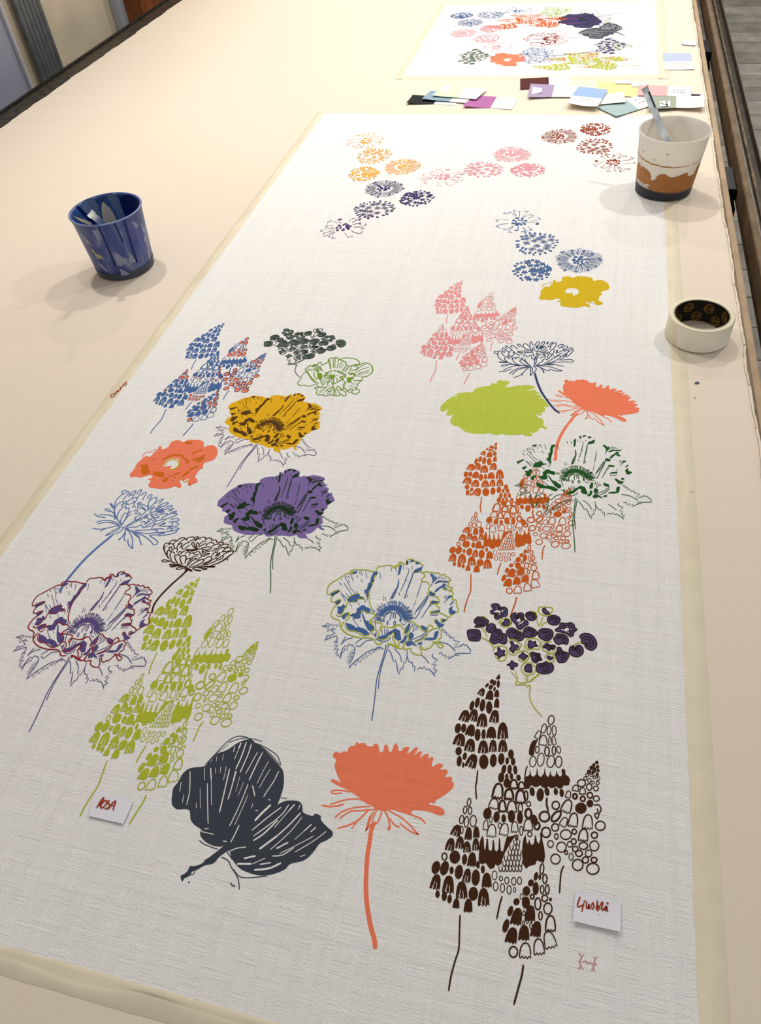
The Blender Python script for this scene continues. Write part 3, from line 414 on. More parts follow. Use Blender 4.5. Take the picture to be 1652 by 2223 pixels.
LIME = """@940 810 5.9
q 95 430 130 390 200 330 250 300 330 285 300 280 262 280 330 258 420 245 520 240 530 205 580 185 660 170 735 160 745 130 800 135 830 130 808 112 860 88 890 98 950 98 985 120 950 150 920 185 1000 175 1080 158 1130 160 1180 152 1240 155 1310 180 1300 195 1250 205 1185 235 1260 215 1310 215 1330 240 1380 265 1280 265 1380 285 1395 305 1355 320 1410 325 1450 370 1490 425 1460 435 1420 430 1440 460 1430 495 1380 510 1400 535 1370 545 1310 525 1350 570 1400 585 1420 620 1410 665 1465 705 1450 722 1390 700 1365 705 1340 745 1280 770 1245 755 1280 800 1240 812 1180 805 1150 785 1080 795 1030 795 950 795 880 780 830 795 780 790 740 770 640 780 540 778 450 765 390 740 350 700 330 685 270 675 225 645 220 600 265 530 220 545 180 545 170 520 180 485 215 455 170 475 125 497 95 480
"""
DAN = """@1070 450 10.325
e 545 245 45 14 0;e 660 262 35 14 0;e 465 295 35 16 -20;e 515 315 28 12 0;e 735 305 40 16 0;e 650 305 30 12 0;e 445 360 33 16 0;e 510 365 35 22 0;e 570 370 42 22 0;e 635 385 30 22 0;e 700 355 38 14 20;e 715 385 30 10 0;e 540 405 35 12 0;e 585 290 25 10 0
l 8 330 288 70 275 115 295 55 325 110 325;l 8 345 367 210 380 100 410 65 435 120 440 110 460 170 468;l 8 460 420 280 515;l 9 215 485 270 480 240 520;l 9 450 440 340 560 400 550 385 575 435 570;s 10 570 440 565 490 545 525 520 535 530 510 465 520;s 10 670 455 740 540 740 580 710 580 700 545 630 555;l 9 780 435 890 515 850 500 830 490 840 530 775 520;l 8 770 340 1040 345 1000 350 960 390 1030 395;e 995 370 35 20 0;l 9 860 317 1100 270 1030 265 1050 230 1000 222;l 9 800 250 930 190 870 190 870 160 820 190 850 150 690 230;l 9 660 225 810 85 780 100 740 85 700 100;l 10 590 215 605 90 565 92;l 10 530 200 455 75 515 70;l 9 485 205 400 105 380 120 345 115;l 8 355 155 280 130 245 120 265 145 215 155
e 830 585 28 20 20;e 945 588 30 18 30;e 1058 600 25 24 35;e 1168 612 30 14 -30;e 1278 628 38 13 -18;e 1352 660 36 13 -18;e 648 658 50 15 5;e 747 637 38 18 12;e 663 718 42 15 3;e 555 758 52 13 -2;e 1440 740 36 10 0;e 1440 788 38 11 0;e 1345 810 36 9 0;e 1400 860 40 10 0;e 555 840 45 15 -10;e 558 890 45 16 -8;e 1355 908 40 11 0;e 665 913 38 17 -25;e 738 940 36 18 -25;e 618 970 38 17 -15;e 680 998 36 18 -22;e 825 1022 38 20 -30;e 727 1035 30 18 -30;e 950 1022 22 20 0;e 907 1060 20 24 0;e 1058 1053 28 20 25;e 1175 1027 32 17 25;e 1290 980 42 15 15;e 1275 670 30 11 -10
flo 890 645 760 705 1120 665 930 750 1310 735 1135 775 755 805 1040 705 985 865 1235 860 880 940 1060 975 1200 920
@1100 530 7.509
e 1125 212 35 12 0;e 1215 212 35 14 0;e 1185 245 30 18 0;e 1095 260 30 23 0;e 1155 280 30 16 0;e 1235 255 20 15 0;e 1290 250 35 12 0;e 1110 305 25 14 0;e 1160 318 20 12 0;e 1225 300 28 18 40;e 1300 300 30 12 0;e 1205 340 25 12 0;e 1260 330 20 12 0;e 1330 250 20 10 0
burst 1165 268 410 215
star 265 375 180 415 385 350 350 300 490 350 500 290 580 325 430 410 575 400 650 370 290 460 560 465 440 495 690 420 545 520 330 545 480 580 370 575 660 490 460 440 520 425 400 440 620 440
e 297 277 18 9 0;e 240 305 28 11 0;e 175 322 25 11 10;e 140 357 30 12 15;e 113 442 30 11 -5;e 180 460 30 10 0;e 135 490 26 10 -5;e 180 517 20 13 0;e 235 505 24 10 0;e 230 558 22 14 0;e 255 588 18 10 0;e 360 270 18 12 0;e 420 265 26 16 0;e 575 570 22 12 0;e 655 543 24 10 0;e 210 395 30 12 10;e 700 395 30 20 0;e 310 310 20 12 0;e 480 265 12 8 0
"""
TXT_ROSA = """@180 1720 13.767
s 34 415 455 500 300 600 168 620 190 560 290 490 360;s 34 490 360 540 440 565 462;s 32 640 250 560 340 540 430 580 465 650 400 720 300 700 250 640 250;s 36 795 250 705 290 780 350 800 410 740 470 660 480;s 34 765 490 870 330 965 260 970 300 930 420 900 520;s 34 810 390 950 390
"""
TXT_LJUS = """@1235 1930 13.767
s 37 335 235 270 420 260 520 330 520 400 480;s 35 450 420 410 560 380 720;e 470 360 34 24 25;s 35 540 380 520 540 560 570 610 450 590 580 650 540;s 35 650 560 700 410;s 37 710 400 750 490 720 580 690 590;s 37 850 350 845 480 820 580 860 630 910 560 890 500 840 550;s 37 940 470 1000 390 1010 440 970 580 1010 620 1060 570;s 37 1110 510 1060 600 1100 630 1130 520 1155 670;e 1155 425 36 26 30;l 12 893 750 905 790
"""
TXT_ORAN = """@230 820 27.53
o 400 1055 118 92 -35 38;s 42 510 940 600 955 560 880 620 830;s 40 640 830 740 730 770 780 700 860 640 835;s 34 780 770 850 730 870 690;s 40 870 690 830 600 900 650 900 550 930 510 1000 510 1070 430 1000 380;s 40 1050 400 1120 340 1170 260 1230 320 1190 420 1110 460
"""
TXT_MARK = """@1245 2060 27.53
l 60 330 250 470 480 400 800 420 1000 300 1200;l 55 600 350 470 500;l 60 430 950 390 1120;l 55 430 1000 560 1200;l 55 560 780 720 740 850 850 1000 820 1120 920;l 50 750 720 850 930;l 60 1200 500 1290 680 1400 480;l 60 1290 680 1180 950 1200 1100 1090 1300;l 55 1180 950 1330 950 1350 860;l 55 1200 1100 1260 1320;l 50 300 760 390 700
"""
# ------------------------------------------------------------------ print engine: pixel traces -> flat ink shapes on the cloth plane
BELL = np.array([(-.5,.42),(-.47,.1),(-.4,-.2),(-.25,-.42),(0,-.5),(.25,-.42),(.4,-.2),(.47,.1),(.5,.45),(.36,.36),(.22,.5),(.08,.38),(-.08,.48),(-.22,.36),(-.36,.47)])
def spline(pts, closed=False, n=4):
    p = np.asarray(pts, float); N = len(p)
    if N < 3: return p
    out = []
    rng = range(N) if closed else range(N-1)
    for i in rng:
        if closed: a, b, c, d = p[i-1], p[i], p[(i+1) % N], p[(i+2) % N]
        else: a, b, c, d = p[max(i-1, 0)], p[i], p[i+1], p[min(i+2, N-1)]
        for k in range(n):
            t = k/n
            out.append(.5*((2*b)+(c-a)*t+(2*a-5*b+4*c-d)*t*t+(3*b-a-3*c+d)*t**3))
    if not closed: out.append(p[-1])
    return np.array(out)
def rot2(p, deg):
    t = math.radians(deg); c, s = math.cos(t), math.sin(t)
    return np.stack([p[:, 0]*c-p[:, 1]*s, p[:, 0]*s+p[:, 1]*c], 1)
def ell(cx, cy, rx, ry, deg, n=14):
    t = np.linspace(0, 2*math.pi, n, endpoint=False)
    return rot2(np.stack([rx*np.cos(t), ry*np.sin(t)], 1), deg)+(cx, cy)
def parse(txt, z=0.001, add=.42):
    """-> list of prims: [kind 'P'/'S', world xy array, width, tag, isring]"""
    prims = []; fr = None; ADDW = add; rnd = random.Random(3)
    def W(pts):
        return np.array([P(fr[0]+x/fr[2], fr[1]+y/fr[2], z) for x, y in pts])
    def wid(pts, w):
        x, y = pts[len(pts)//2]; px, py = fr[0]+x/fr[2], fr[1]+y/fr[2]
        return ((w/fr[2])*1.08+ADDW)*np.linalg.norm(P(px+1, py, z)-P(px, py, z))*1.06
    def S(pts, w, t='m', sm=True, ring=False, closed=False):
        pts = np.asarray(pts, float); q = spline(pts, closed) if sm else pts
        if closed: q = np.vstack([q, q[:1]])
        prims.append(['S', W(q), wid(pts, w)*(1 if t == 'm' else .85), t, ring])
    def Pg(pts, t='m'): prims.append(['P', W(pts), 0, t, False])
    for line in txt.strip().split('\n'):
        for tk in line.split(';'):
            a = tk.split()
            if not a: continue
            if a[0][0] == '@': fr = (float(a[0][1:]), float(a[1]), float(a[2])); continue
            c, v = a[0], [float(x) for x in a[1:]]
            if c in 'sln':
                pts = np.array(v[1:]).reshape(-1, 2)
                S(pts, v[0], 'k' if c == 'n' else 'm', sm=(c != 'l'))
            elif c in 'pk': Pg(spline(np.array(v).reshape(-1, 2), True, 3), 'm' if c == 'p' else 'k')
            elif c == 'q': Pg(np.array(v).reshape(-1, 2))
            elif c == 'e': Pg(ell(v[0], v[1], v[2]+.22*fr[2], v[3]+.22*fr[2], v[4]))
            elif c == 'o': S(ell(*v[:5], n=16), v[5], sm=False, ring=True, closed=True)
            elif c == 'b':
                q = rot2(BELL*(v[2]*1.07, v[3]*1.05), v[4])+(v[0], v[1]); Pg(q)
                if v[5]:
                    for s0 in ([(-.12, -.02), (-.2, .36)], [(.1, .05), (.16, .4)], [(-.3, .3), (-.1, .4)]):
                        h = rot2(np.array(s0)*(v[2], v[3]), v[4])+(v[0], v[1]); S(h, v[2]*.055, 'k', sm=False)
            elif c == 'B':
                q = rot2(BELL*(v[2], v[3]), v[4])+(v[0], v[1]); S(q, v[5], sm=False, closed=True)
            elif c == 'net':
                for row in range(7):
                    y0 = 1385+row*42; wl = 14+row*24; n = 2+row//1
                    xr = 828+row*5; xl = 806-row*22
                    n = max(2, round((xr-xl)/27))
                    for k in range(n):
                        x = xl+(xr-xl)*(k+.5)/n+(6 if row % 2 else -3); ww = (xr-xl)/n*.47
                        S([(x-ww, y0-18), (x-ww*.9, y0+8), (x, y0+24), (x+ww*.9, y0+8), (x+ww, y0-18)], v[2])
            elif c == 'hair':
                cx, cy, rx, ry = v
                for k in range(46):
                    t = math.pi*(1.06-1.14*k/45)+rnd.uniform(-.02, .02)
                    r0, r1 = rnd.uniform(.93, 1.0), rnd.uniform(1.28, 1.52)
                    t1 = t+rnd.uniform(-.05, .05)
                    S([(cx+rx*r0*math.cos(t), cy-ry*r0*math.sin(t)), (cx+rx*r1*math.cos(t1), cy-ry*r1*math.sin(t1))], rnd.uniform(3, 5), sm=False)
                    if k % 3 == 0: S([(cx+rx*1.25*math.cos(t), cy-ry*1.25*math.sin(t)), (cx+rx*1.25*math.cos(t+.07), cy-ry*1.45*math.sin(t+.07))], 5, sm=False)
            elif c == 'flo':
                for x, y in np.array(v).reshape(-1, 2):
                    r0 = rnd.uniform(0, 360)
                    for k in range(6):
                        t = math.radians(r0+60*k+rnd.uniform(-12, 12)); dx, dy = 84*math.cos(t), 43*math.sin(t)
                        S([(x+.15*dx, y+.15*dy), (x+.7*dx-.25*dy*1.9, y+.7*dy+.25*dx*.52), (x+dx, y+dy), (x+.7*dx+.25*dy*1.9, y+.7*dy-.25*dx*.52), (x+.15*dx, y+.15*dy)], 2.5)
                        S([(x, y), (x+.45*dx, y+.45*dy)], 2.5, sm=False)
            elif c == 'burst':
                cx, cy, rx, ry = v; n = 34
                for k in range(n):
                    t = 2*math.pi*k/n+rnd.uniform(-.03, .03); d = math.pi/n*.72
                    i0 = rnd.uniform(.33, .42); o0 = rnd.uniform(.84, 1.0)
                    f = lambda r, a: (cx+rx*r*math.cos(a), cy+ry*r*math.sin(a))
                    S([f(i0, t-d*.5), f(.7, t-d*.8), f(o0-.08, t-d), f(o0, t-d*.5), f(o0-.06, t), f(o0+.02, t+d*.4), f(o0-.09, t+d), f(.68, t+d*.8), f(i0+.05, t+d*.4)], 2.5, sm=False)
                    if k % 2: S([f(.45, t), f(.7, t+.01)], 3, sm=False)
                    if k % 3 == 0: Pg(ell(*f(o0-.1, t), 20, 11, 0, 8))
            elif c == 'star':
                for x, y in np.array(v).reshape(-1, 2):
                    r0 = rnd.uniform(0, 360)
                    for k in range(5):
                        t = math.radians(r0+72*k); Pg(ell(x+30*math.cos(t), y+16*math.sin(t), 24, 11, math.degrees(math.atan2(.53*math.sin(t), math.cos(t))), 8))
                    Pg(ell(x, y, 20, 11, 0, 8))
    return prims
def fit_affine(src, dst, z=0.001, mode='aff'):
    A = np.array([P(*p, z) for p in src]); B = np.array([P(*p, z) for p in dst])
    if mode == 'aff':
        X = np.c_[A, np.ones(len(A))]; M_, *_ = np.linalg.lstsq(X, B, rcond=None)
        return M_[:2].T, M_[2]
    a = A-A.mean(0); b = B-B.mean(0)
    h = np.sum((b[:, 0]+1j*b[:, 1])*np.conj(a[:, 0]+1j*a[:, 1]))/np.sum(a*a)
    if mode == 'rigid': h = h/abs(h)
    R = np.array([[h.real, -h.imag], [h.imag, h.real]])
    return R, B.mean(0)-R @ A.mean(0)
def turn(src, dst, deg, z=0.001, sc=1.0):
    t = math.radians(deg); R = sc*np.array([[math.cos(t), -math.sin(t)], [math.sin(t), math.cos(t)]])
    return R, P(*dst, z)-R @ P(*src, z)
def xf(prims, T):
    R, t = T; s = math.sqrt(abs(np.linalg.det(R)))
    return [[k, q @ R.T+t, w*s, tg, rg] for k, q, w, tg, rg in prims]
def inside(poly, pts):
    x, y = pts[:, 0], pts[:, 1]; r = np.zeros(len(pts), bool)
    x1, y1 = poly[:, 0], poly[:, 1]; x2, y2 = np.roll(x1, -1), np.roll(y1, -1)
    for a, b, c, d in zip(x1, y1, x2, y2):
        if b == d: continue
        m = ((b > y) != (d > y)) & (x < (c-a)*(y-b)/(d-b)+a); r ^= m
    return r
LAYZ = [0.00106]
LEVELS = (('fill', 'silhouette', 'dot_print', 'mark'), ('foxglove', 'leaf', 'dahlia', 'open_poppy_print', 'cluster', 'aster_line'), ('detail', 'swirl', 'shade'), ('outline', 'ring', 'poppy_line', 'dandelion'))
def ink_layer(name, prims, mm, parent, km=None, over=None, label=None):
    """one mesh per printed ink layer; over = (list of polygons, material) recolours where it overprints them"""
    V, Fc, idx = [], [], []
    z = LAYZ[0]+TZ+.00016*next((i for i, s_ in enumerate(LEVELS) if any(t_ in name for t_ in s_)), 0); n = 0
    for kind, q, w, tg, rg in prims:
        zz = z+n*4e-7+(1e-5 if tg == 'k' else 0); n += 1; b = len(V); mi = 1 if tg == 'k' else 0
        if kind == 'P':
            tris = tessellate_polygon([[Vector((x, y, 0)) for x, y in q]])
            V += [(x, y, zz) for x, y in q]
            ov = over is not None and any(inside(pl, q.mean(0)[None])[0] for pl in over[0])
            for t in tris:
                p0, p1, p2 = q[t[0]], q[t[1]], q[t[2]]
                cr = (p1[0]-p0[0])*(p2[1]-p0[1])-(p1[1]-p0[1])*(p2[0]-p0[0])
                Fc.append(tuple(b+i for i in (t if cr > 0 else t[::-1]))); idx.append(2 if ov else mi)
        else:
            d = np.diff(q, axis=0); L = np.maximum(np.linalg.norm(d, axis=1), 1e-9); d = d/L[:, None]
            nr = np.stack([-d[:, 1], d[:, 0]], 1)
            closed = np.linalg.norm(q[0]-q[-1]) < 1e-7
            N = np.vstack([nr[:1], nr[:-1]+nr[1:], nr[-1:]])
            if closed: N[0] = N[-1] = nr[0]+nr[-1]
            N = N/np.maximum(np.linalg.norm(N, axis=1), .35)[:, None]
            q2 = q.copy()
            if not closed: q2[0] -= d[0]*w*.3; q2[-1] += d[-1]*w*.3
            wv = np.full(len(q), w*.5)
            if not closed and len(q) > 1: wv[0] *= .7; wv[-1] *= .7
            A = q2+N*wv[:, None]; B = q2-N*wv[:, None]
            for k in range(len(q)): V += [(*A[k], zz), (*B[k], zz)]
            mid = (q[1:]+q[:-1])/2
            ov = np.zeros(len(mid), bool)
            if over is not None:
                for pl in over[0]: ov |= inside(pl, mid)
            for k in range(len(q)-1):
                Fc.append((b+2*k, b+2*k+1, b+2*k+3, b+2*k+2)); idx.append(2 if ov[k] else mi)
    o = pyd(name, V, Fc, [mm, km or CLOTH, (over[1] if over else mm)], parent, idx)
    if label: o['label'] = label
    if any(t_ in name for t_ in ('dot_print', 'blossom_outline', 'card_writing')): o['kind'] = 'stuff'
    return o
CLOTH = mat('linen_white', (234, 232, 229), rough=.95, weave=1.0, spec=.1)
def ink(name, col): return mat('ink_'+name, col, rough=.85, weave=.75, spec=.15)
# ------------------------------------------------------------------ setting
floor = box('floor', (-2.6, -1.0, -0.06), (2.6, 8.0, -0.022), mat('floor_gap', (30, 27, 24), rough=.9)); tag(floor, kind='structure')
plank_m = [mat('plank_%d' % i, c, rough=.75, var=.22, vscale=9, bump=.25) for i, c in enumerate([(150, 145, 136), (160, 156, 148), (141, 136, 128)])]
pw = 0.1935; y = 1.25; k = 0
while y < 7.6:
    o = box('plank', (0.05, y+.0022, -0.022), (2.6, y+pw-.0022, random.uniform(-.0015, .0)), plank_m[k % 3], floor, bev=.002); k += 1; y += pw
WX = -1.95
wall = box('wall_left', (WX-.12, -1.0, 0), (WX, 8.0, 2.9), mat('wall_plaster', (176, 164, 142), rough=.9, var=.10, vscale=5, bump=.1)); tag(wall, kind='structure')
wb = box('wall_back', (-2.07, 8.0, 0), (2.6, 8.12, 2.9), MATS['wall_plaster']); tag(wb, kind='structure')
def wall_strip(px0, px1, py=60): 
    a = PX(px0, py, WX); b = PX(px1, py, WX); return a[1], b[1]
ya, yb = wall_strip(-90, 21, 120)
d1 = box('door_1', (WX, ya-.4, 0), (WX+.035, yb-.012, 2.1), mat('door_lilac', (134, 134, 148), rough=.6), bev=.004); tag(d1, kind='structure')
box('door_edge_trim', (WX, yb-.012, 0), (WX+.045, yb+.004, 2.12), mat('door_edge', (158, 158, 166), rough=.5), d1, bev=.003)
ya, yb = wall_strip(46, 103, 90)
pm = mat('pipe_grey', (92, 95, 97), rough=.45, metal=.3, var=.15, vscale=30)
bun = empty('conduit_bundle', (WX, (ya+yb)/2, 0)); tag(bun, 'bundle of dark grey conduit pipes running down the wall', 'pipes')
npipe = 6
for i in range(npipe):
    yy = (ya-yb)/2+(yb-ya)*(i+.5)/npipe; rad = (yb-ya)/npipe*.47
    lathe('conduit_pipe', [(rad, 0.0), (rad, 2.7)], pm, bun, n=16, loc=(rad+.012, yy, 0))
for zz in (0.35, 1.1, 1.9): box('pipe_clamp', (0, (ya-yb)/2-.01, zz), (.012+rad*2.0, (yb-ya)/2+.01, zz+.03), mat('clamp_dark', (60, 62, 64), rough=.5, metal=.5), bun, bev=.002)
ya, yb = wall_strip(262, 348, 30)
post = box('wooden_post', (WX+.002, ya, 0), (WX+.10, yb+.4, 2.7), mat('post_wood', (112, 62, 30), rough=.6, var=.35, vscale=14, bump=.1), bev=.006); tag(post, 'reddish brown varnished wooden post standing against the wall', 'post')
y0, y1 = wall_strip(244, 262, 30)
tr = box('trim_1', (WX, y0, 0), (WX+.03, y1, 2.7), mat('trim_grey', (150, 152, 156), rough=.6), bev=.003); tag(tr, kind='structure')
# ------------------------------------------------------------------ printing table
EX = 0.2965                                   # right edge of the canvas
tab = empty('printing_table', (-.7, 2.4, 0)); tag(tab, 'very long wide printing table covered in beige canvas', 'table')
def child(o, par):
    o.parent = par; o.matrix_parent_inverse = Matrix.Translation(par.location).inverted(); return o
wood_d = mat('table_wood', (120, 104, 84), rough=.7, var=.15, vscale=8)
child(box('table_top', (-1.70, -.9, TZ-.06), (EX+.004, 7.0, TZ-.002), wood_d), tab)
child(box('edge_ledge', (EX+.002, -.9, TZ-.05), (.3145, 7.0, TZ-.004), mat('ledge_board', (170, 146, 118), rough=.8, var=.10, vscale=18), bev=.003), tab)
for yy in (-.6, 1.2, 3.0, 4.8, 6.6):
    for xx in (-1.6, .12): child(box('leg', (xx, yy, 0), (xx+.08, yy+.08, TZ-.06), wood_d, bev=.003), tab)
# canvas: thin sheet with slightly frayed, wavy long edges
rnd = random.Random(5)
def frayed(xbase, amp, y0, y1, n, sgn):
    ys = np.linspace(y0, y1, n); v = 0; out = []
    for q in ys:
        out.append(xbase+sgn*amp*(.5*math.sin(q*23)+.35*math.sin(q*51+1)+.3*math.sin(q*9+2)+rnd.uniform(-.35, .35)))
    return ys, out
ysr, xr = frayed(EX-.001, .0022, -.9, 7.0, 620, 1); ysl, xl = frayed(-1.684, .004, -.9, 7.0, 620, 1)
V, Fc = [], []; cols = 9
for i, q in enumerate(ysr):
    prof = [(xl[i], -.0025), (xl[i]+.004, .0), (-1.2, 0), (-.7, 0), (-.2, 0), (.1, 0), (xr[i]-.012, 0), (xr[i]-.004, .0006), (xr[i], -.002)]
    V += [(x, q, TZ+z) for x, z in prof]
for i in range(len(ysr)-1):
    for c in range(cols-1): a = i*cols+c; Fc.append((a, a+1, a+cols+1, a+cols))
can_m = mat('canvas_beige', (224, 211, 193), rough=.95, var=.035, vscale=420, spec=.1, bump=.06)
canvas = pyd('canvas_cover', V, Fc, can_m, smooth=True); tag(canvas, 'taut beige canvas cover stretched over the whole printing table', 'canvas')
# frayed lighter hem along the right edge
V, Fc = [], []
for i, q in enumerate(ysr):
    wv = .0015+.0018*abs(math.sin(q*37+rnd.uniform(-1, 1)))
    V += [(xr[i]-wv, q, TZ+.0012), (xr[i]-wv*.4, q, TZ+.0024), (xr[i]+.0012, q, TZ+.0006)]
for i in range(len(ysr)-1):
    for c in (0, 1): a = i*3+c; Fc.append((a, a+1, a+4, a+3))
pyd('frayed_hem', V, Fc, mat('canvas_hem', (226, 212, 190), rough=.95), canvas, smooth=True)['label'] = 'pale frayed canvas hem'
st = mat('canvas_stain', (128, 98, 74), rough=.9)
for px, py in [(1593, 620), (1600, 646), (1604, 680), (1616, 751), (1628, 835), (1627, 837), (1640, 931), (1563, 403), (1569, 454), (1576, 493), (1461, 1063), (1502, 1069), (1508, 864)]:
    c = P(px, py); r = .0009
    pyd('stain_spot', [(c[0]+r*math.cos(t)*1.1, c[1]+r*1.6*math.sin(t), TZ+.003 if px > 1540 else TZ+.0006) for t in np.linspace(0, 6.28, 8, endpoint=False)], [tuple(range(8))], st, canvas)
c = P(1513.5, 832)
pyd('paint_spot', [(c[0]+r*.0036*math.cos(t), c[1]+r*.0042*math.sin(t), TZ+.0006) for t, r in zip(np.linspace(0, 6.28, 12, endpoint=False), [1, .8, 1.2, .7, 1, .8, 1.1, 1.5, .8, .7, .6, .9])], [tuple(range(12))], mat('spot_blue', (78, 92, 108), rough=.9), canvas)['label'] = 'dark blue paint spot'
# left guide rail (dark steel angle)
lr = empty('left_guide_rail', (-1.72, 2.4, TZ)); tag(lr, 'dark scratched steel guide rail along the table edge beside the wall', 'rail')
steel_d = mat('steel_dark', (66, 60, 50), rough=.5, metal=.55, var=.4, vscale=40, bump=.08)
child(box('rail_flat', (-1.745, -.9, TZ-.01), (-1.684, 7.0, TZ-.001), steel_d, bev=.001), lr)
child(box('rail_lip', (-1.757, -.9, TZ-.04), (-1.745, 7.0, TZ+.006), mat('steel_lip', (52, 48, 43), rough=.45, metal=.6, var=.4, vscale=50), bev=.0015), lr)
# right guide rail (oily channel) on black brackets
rl = empty('right_guide_rail', (.37, 2.4, TZ)); tag(rl, 'long rusty steel channel rail running beside the table over the plank floor', 'rail')
ZR = TZ-.004
child(box('rail_web', (.350, -.9, ZR-.03), (.398, 7.0, ZR-.014), mat('rail_oil', (48, 38, 24), rough=.45, metal=.3, var=.55, vscale=26, bump=.25), bev=.001), rl)
child(box('inner_flange', (.345, -.9, ZR-.055), (.3595, 7.0, ZR), mat('rail_tan', (108, 88, 64), rough=.6, metal=.2, var=.2, vscale=20), bev=.0015), rl)
child(box('flange_edge', (.3572, -.9, ZR-.002), (.3602, 7.0, ZR+.0012), mat('rail_edge', (120, 112, 100), rough=.35, metal=.8, var=.3, vscale=60), bev=.0006), rl)
child(box('outer_flange', (.3915, -.9, ZR-.055), (.3965, 7.0, ZR), mat('rail_dark', (62, 52, 38), rough=.45, metal=.5, var=.4, vscale=40), bev=.001), rl)
child(box('outer_edge', (.3922, -.9, ZR-.0005), (.3958, 7.0, ZR+.0012), mat('rail_edge', (120, 112, 100)), bev=.0005), rl)
child(box('oil_ridge', (.371, -.9, ZR-.0145), (.377, 7.0, ZR-.008), mat('rail_oil2', (92, 76, 52), rough=.5, metal=.3, var=.6, vscale=30), bev=.001), rl)
blk = mat('bracket_black', (22, 22, 25), rough=.4, metal=.4, var=.3, vscale=40)
for bi, (by, lab) in enumerate(((2.74, 'black steel rail bracket in the gap level with the colour swatches'), (1.81, 'black steel rail bracket in the gap beside the white paint cup'), (3.68, 'black steel rail bracket in the gap at the far end'))):
    b = empty('rail_bracket', (.33, by, TZ)); tag(b, lab, 'bracket')
    child(box('arm', (.20, by-.035, TZ-.11), (.344, by+.035, TZ-.062), blk, bev=.003), b)
    child(box('clamp_block', (.318, by-.06, TZ-.058), (.344, by+.06, TZ-.03), blk, bev=.003), b)
    s = pyd('strut', [(.318, by-.09, TZ-.06), (.344, by-.09, TZ-.06), (.344, by+.0, TZ-.06), (.318, by+.0, TZ-.06), (.318, by-.20, TZ-.30), (.338, by-.20, TZ-.30), (.338, by-.14, TZ-.30), (.318, by-.14, TZ-.30)],
            [(0, 1, 2, 3), (7, 6, 5, 4), (0, 4, 5, 1), (1, 5, 6, 2), (2, 6, 7, 3), (3, 7, 4, 0)], blk); child(s, b)
    s = lathe('rod', [(.004, 0), (.004, .26)], mat('rod_steel', (140, 138, 130), rough=.35, metal=.8), n=12, loc=(.338, by-.10, TZ-.31)); s.rotation_euler = (math.radians(-18), 0, 0); child(s, b)
# ------------------------------------------------------------------ fabrics
def cloth(name, x0, x1, y0, y1):
    n = 60; V, Fc = [], []
    rr_ = random.Random(11); top = []
    ys = np.linspace(y0, y1, n)
    ed = [.0009*math.sin(31*q)+rr_.uniform(-.0006, .0006) for q in ys]
    for i, q in enumerate(ys):
        V += [(x0-ed[i], q, TZ+.0003), (x0-ed[i]+.0006, q, TZ+.001), (x1+ed[i]-.0006, q, TZ+.001), (x1+ed[i], q, TZ+.0003)]
    for i in range(n-1):
        for c in range(3): a = i*4+c; Fc.append((a, a+1, a+5, a+4))
    return pyd(name, V, Fc, CLOTH)
near = cloth('printed_fabric', -.717, .1825, .0585, 2.0948)
tag(near, 'long white woven fabric length printed with coloured flower motifs, nearest the camera', 'fabric')
far = cloth('printed_fabric', -.556, .1822, 2.380, 3.1275)
tag(far, 'far white fabric sample printed with a dense cluster of flowers beyond the swatches', 'fabric')
I = {k: ink(k, c) for k, c in dict(brown=(66, 37, 18), orange=(200, 92, 26), olive=(176, 184, 52), pink=(228, 146, 146), blue=(70, 102, 156), coral=(240, 126, 92), dkline=(52, 50, 66),
    purple=(90, 74, 130), violet=(124, 104, 160), navy=(50, 66, 104), sky=(94, 122, 178), yellow=(224, 172, 22), mustard=(208, 176, 24), red=(142, 22, 36), green=(26, 84, 28), dgreen=(20, 48, 18),
    moss=(112, 152, 30), lime=(186, 198, 72), slate=(62, 66, 78), oldark=(44, 64, 30), redark=(72, 24, 44), brownov=(84, 52, 20), greyg=(92, 106, 94), gline=(40, 50, 46), plum=(80, 66, 106), plumd=(46, 38, 34),
    ochre=(208, 106, 18), amber=(240, 172, 70), rust=(150, 62, 38), rose=(232, 150, 160), indigo=(66, 54, 104), denim=(74, 102, 150), mark=(196, 156, 158), pen=(164, 58, 30), cherry=(120, 20, 30), grass=(150, 184, 50)).items()}
fox = parse(FOX); pop = parse(POP, add=.8); pout = parse(POUT, add=.9); pfil = parse(PFIL); cor = parse(CORAL); chry = parse(CHRY, add=.75)
leaf = parse(LEAF); dahl = parse(DAHL, add=.6); cluf = parse(CLUF); cluo = parse(CLUO, add=.7); opf = parse(OPF); opl = parse(OPL, add=.55); dan = parse(DAN, add=.68)
KF = dict(brown=[(1085.2,1463.2),(1196.4,1562.6),(1295.5,1653.8),(1018,1741),(974.1,2149.6),(1115.2,2180.1),(1034.3,1734.2),(1303.2,1792.8),(1214.6,1937.7),(1078.4,1994.3)],
orange=[(1079.8,960.3),(1162.1,1015.5),(1236.7,1060.1),(1031.9,1115.9),(1007.7,1329.3),(1107.9,1340.2),(1043.9,1111.4),(1241.1,1134.7),(1176.2,1214.1),(1079.4,1247)],
olive=[(435.7,1254.5),(500.9,1327.2),(558.7,1393.8),(306,1467.8),(176,1770.7),(281.2,1789.3),(321.9,1462.3),(528.4,1498.5),(419.2,1610.9),(295.8,1654.8)],
pink=[(1003.9,609.2),(1065.3,639.7),(1119.4,667),(961,705.2),(933.9,830.9),(1006.5,833.8),(969.4,702.3),(1117.2,711.7),(1064.5,760.3),(990.5,781.8)],
blue=[(487.6,701.2),(535.4,736.3),(576.1,767.6),(405.3,804.9),(326.4,941.2),(396.8,947.1),(415.4,801.9),(556.1,816.3),(485.1,867.1),(402.9,888.6)])
